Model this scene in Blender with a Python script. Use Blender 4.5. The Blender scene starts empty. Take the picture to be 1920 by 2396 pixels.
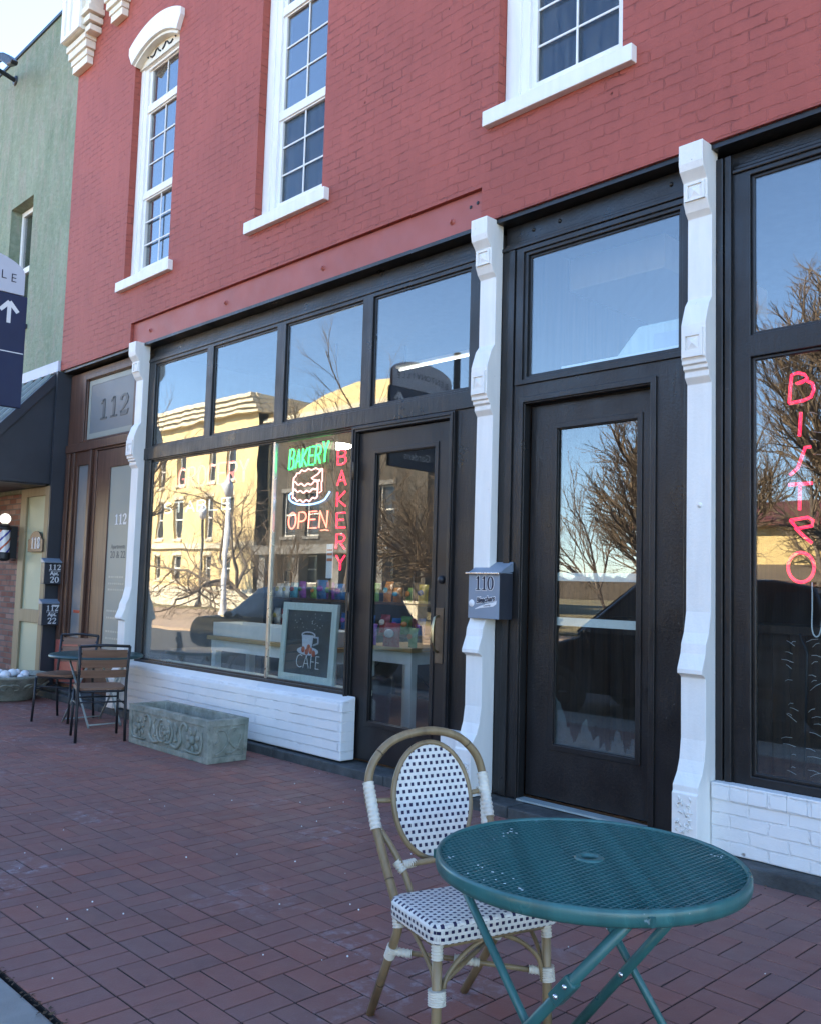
import bpy, bmesh, math, random
from mathutils import Vector, Matrix, noise
from mathutils.geometry import tessellate_polygon, delaunay_2d_cdt
R = math.radians
PI = math.pi
sc = bpy.context.scene
COL = sc.collection
random.seed(7)

# ------------------------------------------------------------------ materials
def S(r, g, b):
    f = lambda c: ((c/255+.055)/1.055)**2.4 if c > 10 else c/255/12.92
    return (f(r), f(g), f(b), 1)

class NT:
    """small helper round a material's node tree"""
    def __init__(s, name):
        s.m = bpy.data.materials.new(name); s.m.use_nodes = True
        s.t = s.m.node_tree; s.n = s.t.nodes; s.n.clear()
        s.out = s.n.new('ShaderNodeOutputMaterial')
    def new(s, kind, **kw):
        nd = s.n.new('ShaderNode'+kind)
        for k, v in kw.items():
            if k in nd.inputs: s.put(nd.inputs[k], v)
            else: setattr(nd, k, v)
        return nd
    def put(s, sock, v):
        if hasattr(v, 'is_output') or isinstance(v, bpy.types.NodeSocket): s.t.links.new(v, sock)
        else: sock.default_value = v
    def math(s, op, a, b=0.0, c=0.0):
        nd = s.n.new('ShaderNodeMath'); nd.operation = op
        for i, v in enumerate((a, b, c)): s.put(nd.inputs[i], v)
        return nd.outputs[0]
    def mix(s, f, a, b):
        nd = s.n.new('ShaderNodeMix'); nd.data_type = 'RGBA'
        s.put(nd.inputs[0], f)
        for k, v in (('A', a), ('B', b)):
            for so in nd.inputs:
                if so.name == k and so.type == 'RGBA': s.put(so, v)
        for so in nd.outputs:
            if so.type == 'RGBA': return so
    def coords(s): return s.new('TexCoord').outputs['Object']
    def noise(s, scale, vec=None, detail=4, rough=.55, out='Fac'):
        nd = s.new('TexNoise'); nd.inputs['Scale'].default_value = scale
        nd.inputs['Detail'].default_value = detail; nd.inputs['Roughness'].default_value = rough
        s.t.links.new(vec if vec is not None else s.coords(), nd.inputs['Vector'])
        return nd.outputs[out]
    def ramp(s, f, a, b, va=0.0, vb=1.0):
        nd = s.new('MapRange'); s.put(nd.inputs['Value'], f)
        for k, v in (('From Min', a), ('From Max', b), ('To Min', va), ('To Max', vb)): nd.inputs[k].default_value = v
        nd.clamp = True
        return nd.outputs[0]
    def sep(s, v):
        nd = s.new('SeparateXYZ'); s.t.links.new(v, nd.inputs[0]); return nd.outputs
    def comb(s, x, y, z=0.0):
        nd = s.new('CombineXYZ')
        for i, v in enumerate((x, y, z)): s.put(nd.inputs[i], v)
        return nd.outputs[0]
    def bump(s, h, strength=.3, dist=.01, normal=None):
        nd = s.new('Bump'); s.put(nd.inputs['Height'], h)
        nd.inputs['Strength'].default_value = strength; nd.inputs['Distance'].default_value = dist
        if normal is not None: s.t.links.new(normal, nd.inputs['Normal'])
        return nd.outputs[0]
    def pbr(s, col, rough=.6, normal=None, metal=0, spec=.5, coat=0):
        p = s.new('BsdfPrincipled')
        s.put(p.inputs['Base Color'], col); s.put(p.inputs['Roughness'], rough)
        p.inputs['Metallic'].default_value = metal
        p.inputs['Specular IOR Level'].default_value = spec
        p.inputs['Coat Weight'].default_value = coat
        if normal is not None: s.t.links.new(normal, p.inputs['Normal'])
        s.t.links.new(p.outputs[0], s.out.inputs[0]); return p

def simple(name, col, rough=.6, var=.12, nscale=6, bump=.0, bscale=40, metal=0, spec=.5, coat=0, bdist=.004):
    k = NT(name)
    f = k.noise(nscale, detail=5)
    a = tuple(c*(1-var) for c in col[:3])+(1,); b = tuple(min(1, c*(1+var)) for c in col[:3])+(1,)
    c = k.mix(k.ramp(f, .3, .7), a, b)
    nrm = k.bump(k.noise(bscale, detail=3), bump, bdist) if bump else None
    r2 = k.ramp(k.noise(nscale*2.3), .3, .7, max(.02, rough-.08), min(1, rough+.08))
    k.pbr(c, r2, nrm, metal, spec, coat)
    return k.m

def emit(name, col, strength):
    k = NT(name)
    e = k.new('Emission'); e.inputs[0].default_value = col; e.inputs[1].default_value = strength
    k.t.links.new(e.outputs[0], k.out.inputs[0]); return k.m

def neon(name, col, strength):
    k = NT(name)
    p = k.pbr(col, .25)
    p.inputs['Emission Color'].default_value = col
    p.inputs['Emission Strength'].default_value = strength
    return k.m

def painted_brick(name, col, bw=.218, bh=.0735, depth=.75, mask=(.33, .62), wobble=1.0, joint_shade=.8, tonevar=.14):
    """brick courses under many coats of paint: joints half filled, patchy"""
    k = NT(name)
    o = k.sep(k.coords())
    hx = k.math('ADD', o[0], o[1])
    wob = k.noise(5.5, detail=2)
    wob2 = k.noise(17, detail=2)
    vx = k.math('ADD', hx, k.math('MULTIPLY', k.math('SUBTRACT', wob2, .5), .03))
    vz = k.math('ADD', o[2], k.math('ADD', k.math('MULTIPLY', k.math('SUBTRACT', wob, .5), .026*wobble),
                                    k.math('MULTIPLY', k.math('SUBTRACT', wob2, .5), .020*wobble)))
    b = k.new('TexBrick'); b.offset = .5
    k.put(b.inputs['Vector'], k.comb(vx, vz))
    for n_, v in (('Scale', 1.0), ('Mortar Size', .0065), ('Mortar Smooth', .35), ('Brick Width', bw), ('Row Height', bh), ('Bias', 0.0)):
        b.inputs[n_].default_value = v
    joint = b.outputs['Fac']
    m1 = k.ramp(k.noise(1.5, detail=5), mask[0], mask[1], .06, 1.0)
    m2 = k.ramp(k.noise(7.0, detail=4), .40, .56, .08, 1.0)
    jd = k.math('MULTIPLY', joint, k.math('MULTIPLY', m1, m2))
    h = k.math('SUBTRACT', k.math('ADD', k.math('MULTIPLY', k.noise(26, detail=5), .35), k.math('MULTIPLY', k.noise(110, detail=3), .12)), jd)
    vs = k.comb(k.math('MULTIPLY', hx, 5.0), k.math('MULTIPLY', o[2], .7))
    streak = k.noise(2.2, vec=vs, detail=4)
    tone = k.math('ADD', k.math('MULTIPLY', k.noise(.9, detail=5), .6), k.math('MULTIPLY', streak, .4))
    a = tuple(c*(1-tonevar) for c in col[:3])+(1,); bb = tuple(min(1, c*(1+tonevar)) for c in col[:3])+(1,)
    c = k.mix(k.ramp(tone, .35, .65), a, bb)
    dirt_shade = k.ramp(k.math('MULTIPLY', jd, k.ramp(k.noise(11), .38, .6)), .15, .8, 0, joint_shade)  # recess shadow of the joints painted in as a patchy darker tint
    c = k.mix(dirt_shade, c, tuple(x*.30 for x in col[:3])+(1,))
    pit = k.new('TexVoronoi'); pit.inputs['Scale'].default_value = 2.6
    k.put(pit.inputs['Vector'], k.comb(vx, vz))
    ph = k.ramp(pit.outputs['Distance'], .012, .03, 1, 0)
    c = k.mix(k.math('MULTIPLY', ph, .8), c, tuple(x*.2 for x in col[:3])+(1,))
    k.pbr(c, .62, k.bump(k.math('SUBTRACT', h, ph), depth, .011), spec=.35)
    return k.m

def stucco(name):
    k = NT(name)
    o = k.sep(k.coords()); hx = k.math('ADD', o[0], o[1])
    v = k.comb(k.math('MULTIPLY', hx, 2.6), k.math('MULTIPLY', o[2], .55))
    n1 = k.noise(1.1, vec=v, detail=8, rough=.65)
    n2 = k.noise(2.4, vec=v, detail=8, rough=.7)
    n3 = k.noise(24, detail=6)
    c = k.mix(k.ramp(n1, .35, .65), (.175, .222, .145, 1), (.285, .325, .232, 1))
    c = k.mix(k.ramp(n2, .48, .68, 0, .8), c, (.33, .285, .235, 1))
    top = k.ramp(o[2], 7.6, 9.4, 0, .55)
    c = k.mix(k.math('MULTIPLY', top, k.ramp(n1, .35, .7)), c, (.24, .22, .19, 1))
    c = k.mix(k.ramp(n3, .52, .7, 0, .5), c, (.13, .17, .12, 1))
    c = k.mix(k.ramp(k.noise(11, detail=6), .5, .68, 0, .3), c, (.38, .43, .34, 1))
    k.pbr(c, .85, k.bump(k.math('ADD', n3, k.math('MULTIPLY', k.noise(70), .4)), .9, .022), spec=.2)
    return k.m

def paver_mat():
    k = NT('brick paver')
    rnd = k.new('NewGeometry').outputs['Random Per Island']
    c = k.new('ValToRGB'); k.put(c.inputs[0], rnd)
    r = c.color_ramp
    for p, q in ((0, (.195, .094, .078, 1)), (.22, (.262, .108, .084, 1)), (.45, (.216, .106, .090, 1)), (.65, (.278, .110, .084, 1)), (.82, (.234, .116, .092, 1)), (1, (.196, .102, .090, 1))):
        e = r.elements.new(p) if 0 < p < 1 else r.elements[0 if p == 0 else -1]
        e.color = q
    col = c.outputs[0]
    n = k.noise(2.1, detail=6)
    col = k.mix(k.ramp(n, .35, .7, 0, .55), col, (.205, .130, .118, 1))
    sp = k.noise(230, detail=2)
    col = k.mix(k.ramp(sp, .62, .74, 0, .5), col, (.26, .17, .16, 1))
    stain = k.math('MULTIPLY', k.ramp(k.noise(1.1, detail=3), .56, .66), k.ramp(k.noise(13, detail=6, rough=.7), .5, .64))
    col = k.mix(k.math('MULTIPLY', stain, .5), col, (.42, .38, .40, 1))
    dark = k.ramp(k.noise(3.4, detail=6), .56, .72, 0, .4)
    col = k.mix(dark, col, (.112, .068, .060, 1))
    k.pbr(col, k.ramp(k.noise(7), .3, .7, .5, .75), k.bump(k.math('ADD', k.noise(120, detail=4), k.math('MULTIPLY', k.noise(18), .8)), .35, .006), spec=.35)
    return k.m

def facebrick(name):
    k = NT(name)
    o = k.sep(k.coords()); v = k.comb(k.math('ADD', o[0], o[1]), o[2])
    b = k.new('TexBrick'); k.put(b.inputs['Vector'], v)
    for n_, q in (('Scale', 1.0), ('Mortar Size', .009), ('Mortar Smooth', .2), ('Brick Width', .22), ('Row Height', .075)):
        b.inputs[n_].default_value = q
    b.inputs['Color1'].default_value = (.20, .085, .06, 1); b.inputs['Color2'].default_value = (.33, .2, .155, 1)
    b.inputs['Mortar'].default_value = (.15, .13, .115, 1)
    c = k.mix(k.ramp(k.noise(9, detail=5), .55, .75, 0, .6), b.outputs['Color'], (.10, .05, .05, 1))
    k.pbr(c, .85, k.bump(k.math('SUBTRACT', k.math('MULTIPLY', k.noise(60), .3), b.outputs['Fac']), .6, .01), spec=.2)
    return k.m

def glass(name, f0=.1, wavy=0, wscale=3.0, tint=(.9, .94, .93, 1), dirt_shade=.05, lowdirt=None):
    k = NT(name)
    g = k.new('NewGeometry')
    dt = k.new('VectorMath'); dt.operation = 'DOT_PRODUCT'
    k.t.links.new(g.outputs['Incoming'], dt.inputs[0]); k.t.links.new(g.outputs['Normal'], dt.inputs[1])
    x = k.math('SUBTRACT', 1.0, k.math('ABSOLUTE', dt.outputs['Value']))
    fr = k.math('ADD', f0, k.math('MULTIPLY', k.math('POWER', x, 5.0), 1-f0))
    tr = k.new('BsdfTransparent'); tr.inputs[0].default_value = tint
    gl = k.new('BsdfGlossy'); gl.inputs['Roughness'].default_value = 0.0
    gl.inputs['Color'].default_value = (.97, .97, .97, 1)
    if wavy:
        k.t.links.new(k.bump(k.noise(wscale, detail=2, rough=.4), 1.0, wavy), gl.inputs['Normal'])
    m = k.new('MixShader'); k.put(m.inputs[0], fr)
    k.t.links.new(tr.outputs[0], m.inputs[1]); k.t.links.new(gl.outputs[0], m.inputs[2])
    d = k.new('BsdfDiffuse'); d.inputs[0].default_value = (.55, .6, .6, 1)
    o = k.sep(k.coords())
    v = k.comb(k.math('MULTIPLY', o[0], 14.0), k.math('MULTIPLY', o[2], 1.2))
    df = k.ramp(k.noise(1.4, vec=v, detail=5), .42, .75, dirt_shade*.25, dirt_shade)
    if lowdirt:
        df = k.math('ADD', df, k.math('MULTIPLY', k.ramp(o[2], lowdirt[0], lowdirt[1], lowdirt[2], 0), k.ramp(k.noise(5, detail=5), .3, .65, .35, 1)))
    m2 = k.new('MixShader'); k.put(m2.inputs[0], df)
    k.t.links.new(m.outputs[0], m2.inputs[1]); k.t.links.new(d.outputs[0], m2.inputs[2])
    k.t.links.new(m2.outputs[0], k.out.inputs[0])
    return k.m

def worn_paint(name, col, under, rough=.45, chip_light=.68, bump=.25, var=.22, spec=.5):
    """old gloss paint with brush marks, drips and a few chips down to the layer below"""
    k = NT(name)
    o = k.sep(k.coords()); v = k.comb(k.math('MULTIPLY', k.math('ADD', o[0], o[1]), 9.0), k.math('MULTIPLY', o[2], 1.3))
    a = tuple(c*(1-var) for c in col[:3])+(1,); b = tuple(min(1, c*(1+var)) for c in col[:3])+(1,)
    c = k.mix(k.ramp(k.noise(1.6, vec=v, detail=5), .3, .7), a, b)
    c = k.mix(k.ramp(k.noise(38, detail=4), chip_light, chip_light+.03, 0, .8), c, under)
    h = k.math('ADD', k.math('MULTIPLY', k.noise(2.5, vec=v, detail=4), .7), k.math('MULTIPLY', k.noise(60, detail=3), .3))
    k.pbr(c, k.ramp(k.noise(4), .3, .7, rough-.1, rough+.12), k.bump(h, bump, .006), spec=spec)
    return k.m

def wood(name, c1, c2, axis=2, rough=.5, scale=1.0):
    k = NT(name)
    o = k.sep(k.coords())
    q = [k.math('MULTIPLY', o[i], (1.6 if i == axis else 30.0)*scale) for i in range(3)]
    n = k.noise(1.0, vec=k.comb(*q), detail=6, rough=.6)
    c = k.mix(k.ramp(n, .3, .7), c1, c2)
    k.pbr(c, rough, k.bump(n, .25, .003), spec=.4)
    return k.m

def weave(name, plane, pu=.0245, pv=.0232):
    """cream resin weave with staggered navy squares"""
    k = NT(name)
    o = k.sep(k.coords())
    u, v = {'yz': (o[1], o[2]), 'xy': (o[0], o[1]), 'front': (o[1], o[2]), 'side': (o[0], o[2])}[plane]
    row = k.math('DIVIDE', v, pv)
    par = k.math('MULTIPLY', k.math('MODULO', k.math('FLOOR', k.math('ADD', row, 400.0)), 2.0), .5)
    uu = k.math('ADD', k.math('DIVIDE', u, pu), par)
    fu = k.math('FRACT', k.math('ADD', uu, 400.0)); fv = k.math('FRACT', k.math('ADD', row, 400.0))
    sq = k.math('MULTIPLY', k.math('LESS_THAN', fu, .49), k.math('LESS_THAN', fv, .52))
    cream = k.mix(k.ramp(k.noise(30), .3, .7), (.68, .65, .59, 1), (.80, .77, .71, 1))
    c = k.mix(sq, cream, (.014, .014, .062, 1))
    strand = k.math('ADD', k.math('ABSOLUTE', k.math('SINE', k.math('MULTIPLY', uu, PI*4))), k.math('MULTIPLY', k.math('ABSOLUTE', k.math('SINE', k.math('MULTIPLY', row, PI))), 1.0))
    k.pbr(c, .45, k.bump(k.math('SUBTRACT', strand, k.math('MULTIPLY', sq, .8)), .7, .003), spec=.4)
    return k.m

M = {}
M['red'] = painted_brick('red painted brick', (.338, .079, .057, 1), depth=1.0, joint_shade=.5, tonevar=.12)
M['redsmooth'] = simple('red painted steel', (.345, .080, .057, 1), .5, .08, 2.5, .25, 30)
M['whitebrick'] = painted_brick('white painted brick', (.78, .77, .74, 1), depth=.7, mask=(.1, .3), wobble=.35, joint_shade=.12, tonevar=.04)
M['whitecourse'] = painted_brick('white painted courses', (.77, .765, .74, 1), bw=2.3, bh=.078, depth=1.0, mask=(.0, .2), wobble=.22, joint_shade=.09, tonevar=.04)
M['white'] = worn_paint('white gloss paint', (.79, .77, .72, 1), (.45, .42, .38, 1), .5, .72, .7, .05)
M['whitetrim'] = worn_paint('white window paint', (.80, .785, .74, 1), (.5, .5, .48, 1), .55, .77, .15, .05)
M['cream'] = simple('cream cornice paint', (.74, .69, .58, 1), .55, .1, 5, .15, 40)
M['black'] = worn_paint('black gloss paint', (.0115, .011, .011, 1), (.09, .085, .085, 1), .36, .73, 1.0, .25, .5)
M['blackdoor'] = worn_paint('black door paint', (.0105, .0098, .0105, 1), (.06, .05, .045, 1), .38, .76, .25, .2, .5)
M['awningsheet'] = simple('grey awning sheet', (.13, .145, .15, 1), .4, .12, 3, .05)
M['charcoal'] = simple('charcoal metal', (.032, .035, .042, 1), .45, .15, 3, .05)
M['stucco'] = stucco('green stucco')
M['paver'] = paver_mat()
M['joint'] = simple('sand joint', (.006, .005, .0045, 1), .95, .4, 30, .4, 120)
M['stone'] = simple('dark base stone', (.055, .06, .06, 1), .8, .5, 8, .7, 45, bdist=.01)
M['concrete'] = simple('grey concrete', (.28, .275, .245, 1), .9, .14, 5, .5, 160)
M['asphalt'] = simple('asphalt', (.055, .055, .056, 1), .92, .2, 4, .5, 120)
M['tanpave'] = simple('tan street paving', (.36, .265, .19, 1), .9, .2, 2.5, .4, 25)
M['lawn'] = simple('winter lawn', (.17, .14, .07, 1), .95, .3, 2, .5, 30)
M['facebrick'] = facebrick('brown face brick')
M['tan'] = wood('tan casing wood', (.22, .17, .09, 1), (.30, .235, .135, 1), 2, .55)
M['brown'] = wood('dark stained wood', (.055, .025, .016, 1), (.12, .058, .036, 1), 2, .42)
M['slatwood'] = wood('brown chair slat', (.165, .088, .052, 1), (.235, .13, .08, 1), 1, .5)
M['oak'] = wood('light table wood', (.42, .26, .10, 1), (.55, .36, .16, 1), 0, .45)
M['darkwood'] = wood('dark wall boards', (.035, .02, .014, 1), (.09, .05, .03, 1), 2, .5)
M['floorwood'] = wood('shop floor boards', (.075, .04, .022, 1), (.16, .09, .05, 1), 0, .4)
M['frost'] = simple('frosted glass', (.27, .28, .235, 1), .5, .03, .8, 0)
M['frostdark'] = simple('grey frosted glass', (.16, .17, .17, 1), .5, .03, .8, 0)
M['film'] = simple('dusty torn film', (.07, .075, .075, 1), .6, .35, 18, 0)
M['frostgreen'] = simple('green frosted glass', (.36, .40, .27, 1), .5, .04, .8, 0)  # one even pale green across the panes
M['etch'] = simple('etched number', (.075, .085, .085, 1), .5, .02)
M['letterwhite'] = simple('white lettering', (.72, .72, .72, 1), .5, .03)
M['letterfaint'] = simple('faint gilt lettering', (.42, .41, .33, 1), .45, .05)
M['ink'] = simple('navy ink', (.012, .016, .04, 1), .5, .03)
M['boxgrey'] = simple('grey powder coat', (.20, .245, .30, 1), .42, .06, 8, .1, 200)
M['boxdark'] = simple('dark powder coat', (.03, .033, .042, 1), .4, .1, 8, .1, 200)
M['navy'] = simple('navy sign paint', (.005, .014, .055, 1), .5, .08, 3)
M['signgrey'] = simple('pale sign header', (.50, .52, .58, 1), .5, .04)
M['bronze'] = simple('bronze plaque', (.12, .085, .055, 1), .45, .2, 20, .2, 80, .4)
M['steel'] = simple('brushed steel', (.50, .48, .44, 1), .32, .1, 12, 0, 40, 1)
M['brass'] = simple('old brass', (.46, .37, .22, 1), .33, .2, 15, 0, 40, 1)
M['iron'] = simple('black iron', (.014, .015, .018, 1), .45, .2, 9, .1, 90)
M['cane'] = wood('bamboo look tube', (.16, .11, .055, 1), (.30, .215, .115, 1), 2, .34, .6)
M['canedark'] = simple('bamboo node', (.07, .045, .02, 1), .5, .1)
M['wrap'] = simple('cream binding', (.60, .55, .45, 1), .55, .1, 20, .5, 150)
M['weaveback'] = weave('woven back', 'yz')
M['weaveseat'] = weave('woven seat', 'xy', .0245, .0222)
M['weavefront'] = weave('woven seat front edge', 'front', .0235, .0195)
M['weaveside'] = weave('woven seat side edge', 'side', .0235, .0195)
M['teal'] = worn_paint('teal table paint', (.030, .118, .112, 1), (.20, .28, .30, 1), .34, .71, .25)
M['darkgreen'] = simple('dark green table paint', (.02, .06, .062, 1), .35, .15, 8, .2, 60)
M['palemetal'] = simple('pale leg metal', (.30, .36, .36, 1), .4, .1, 9)
M['rivet'] = simple('zinc rivet', (.7, .7, .7, 1), .25, .05, 9, 0, 40, 1)
M['chip_light'] = simple('white light specks', (.72, .76, .76, 1), .5, .05)  # white of the specks painted for light seen through the mesh
def cast():
    k = NT('weathered cast stone')
    n = k.noise(7, detail=7, rough=.65)
    c = k.mix(k.ramp(n, .3, .7), (.16, .17, .135, 1), (.40, .41, .345, 1))
    c = k.mix(k.ramp(k.noise(3.1, detail=6), .5, .7, 0, .7), c, (.16, .20, .165, 1))
    c = k.mix(k.ramp(k.noise(19, detail=4), .6, .75, 0, .6), c, (.09, .10, .085, 1))
    k.pbr(c, .92, k.bump(k.noise(70, detail=5), .7, .008), spec=.15); return k.m
M['cast'] = cast()
M['soil'] = simple('dark soil', (.05, .038, .028, 1), .95, .4, 20, .8, 60)
M['ballwhite'] = simple('white ball', (.78, .80, .80, 1), .6, .06, 12)
M['globe'] = neon('lit lamp globe', (.95, .93, .82, 1), .2)
M['poleglass'] = simple('barber white', (.70, .71, .76, 1), .15, .03)
M['pblue'] = simple('barber blue', (.02, .035, .30, 1), .2, .03)
M['pred'] = simple('barber red', (.42, .08, .04, 1), .2, .03)
M['g_trans'] = glass('transom glass', .11, 0, 3, dirt_shade=.02)
M['g_wavy'] = glass('old wavy transom glass', .115, .0009, 2.0, dirt_shade=.02)
M['g_shop'] = glass('shop window glass', .09, .0006, 1.2, dirt_shade=.015, lowdirt=(.55, .95, .07))
M['g_shop2'] = glass('old shop window glass', .115, .0008, 1.8, dirt_shade=.025, lowdirt=(.55, 1.15, .10))
M['g_door'] = glass('door glass', .08, 0, 3, dirt_shade=.01)
M['g_bistro'] = glass('scratched window glass', .09, .0004, 1.0, dirt_shade=.012, lowdirt=(.5, .72, .04))
M['g_up'] = glass('upper window glass', .24, .0012, 1.2, (.5, .55, .58, 1), .01)
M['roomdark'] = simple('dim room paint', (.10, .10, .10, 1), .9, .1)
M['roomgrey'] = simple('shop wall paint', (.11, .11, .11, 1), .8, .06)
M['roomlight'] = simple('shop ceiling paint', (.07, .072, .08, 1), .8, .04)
M['blackboard'] = simple('slate board', (.035, .042, .045, 1), .6, .3, 7)
M['palewood'] = wood('pale distressed frame', (.50, .56, .50, 1), (.66, .71, .64, 1), 2, .7)
M['screen'] = glass('insect screen', .02, 0, 3, (.6, .64, .68, 1), .10)
M['curtain'] = simple('pale curtain', (.32, .33, .34, 1), .9, .1, 4)
M['panel'] = glass('smoky neon backing', .04, 0, 3, (.10, .09, .09, 1), .03)
M['n_green'] = neon('green neon', (.02, .95, .14, 1), .75)
M['n_pink'] = neon('pink neon', (1.0, .42, .38, 1), .42)
M['n_blue'] = neon('blue neon', (.28, .50, 1.0, 1), .5)
M['n_orange'] = neon('orange neon', (1.0, .20, .13, 1), .55)
M['n_red'] = neon('red neon', (1.0, .010, .045, 1), .65)
M['n_rose'] = neon('rose tube', (1.0, .018, .075, 1), .36)
M['n_off'] = neon('faint red tube', (.95, .25, .2, 1), .2)
M['n_white'] = neon('faint white tube', (.95, .93, .85, 1), .10)
M['tube'] = emit('fluorescent tube', (1, .97, .9, 1), .55)
M['disc'] = emit('ceiling lamp disc', (1, .92, .78, 1), 8)
M['court'] = painted_brick('buff courthouse stone', (.66, .51, .27, 1), bw=.9, bh=.42, depth=.25, joint_shade=.2)
M['shade_annex'] = simple('shade dark courthouse wall', (.085, .075, .065, 1), .9, .25, 3, .3, 12)  # dark tone painted in for shade on the courthouse wall
M['courttrim'] = simple('pale stone trim', (.60, .54, .42, 1), .8, .1, 3, .2)
M['windark'] = simple('dark window pane', (.035, .04, .048, 1), .12, .2, 1, 0, 40, 0, .8)
M['roofred'] = simple('dark red roof', (.13, .035, .03, 1), .7, .15, 4, .2)
M['yellowwall'] = simple('yellow stucco', (.62, .47, .22, 1), .85, .08, 3, .2)
M['greywall'] = simple('grey building', (.20, .195, .19, 1), .85, .12, 3, .2)
M['bark'] = simple('grey brown bark', (.12, .095, .075, 1), .9, .3, 20, .5, 60)
M['twig'] = simple('brown twigs', (.16, .115, .075, 1), .85, .25, 6)
M['hedge'] = simple('shrub leaves', (.05, .055, .025, 1), .8, .4, 14)
M['carblack'] = simple('black car paint', (.008, .010, .018, 1), .14, .1, 3, 0, 40, 0, .5, 1)
M['carblue'] = simple('dark blue car paint', (.012, .018, .04, 1), .14, .1, 3, 0, 40, 0, .5, 1)
M['cargrey'] = simple('grey car paint', (.10, .105, .11, 1), .2, .1, 3, 0, 40, 0, .5, 1)
M['tyre'] = simple('tyre rubber', (.015, .015, .015, 1), .8, .2)
M['pole'] = simple('white painted pole', (.55, .56, .58, 1), .45, .06)
M['leafbrown'] = simple('dead leaf', (.075, .05, .03, 1), .9, .4, 30)
BAGS = [simple('snack bag foil', c, .3, .3, 14, .4, 25) for c in ((.03, .12, .30, 1), (.30, .03, .03, 1), (.10, .22, .05, 1), (.55, .40, .05, 1), (.04, .25, .36, 1), (.20, .05, .28, 1), (.5, .5, .48, 1), (.42, .16, .04, 1))]

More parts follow.
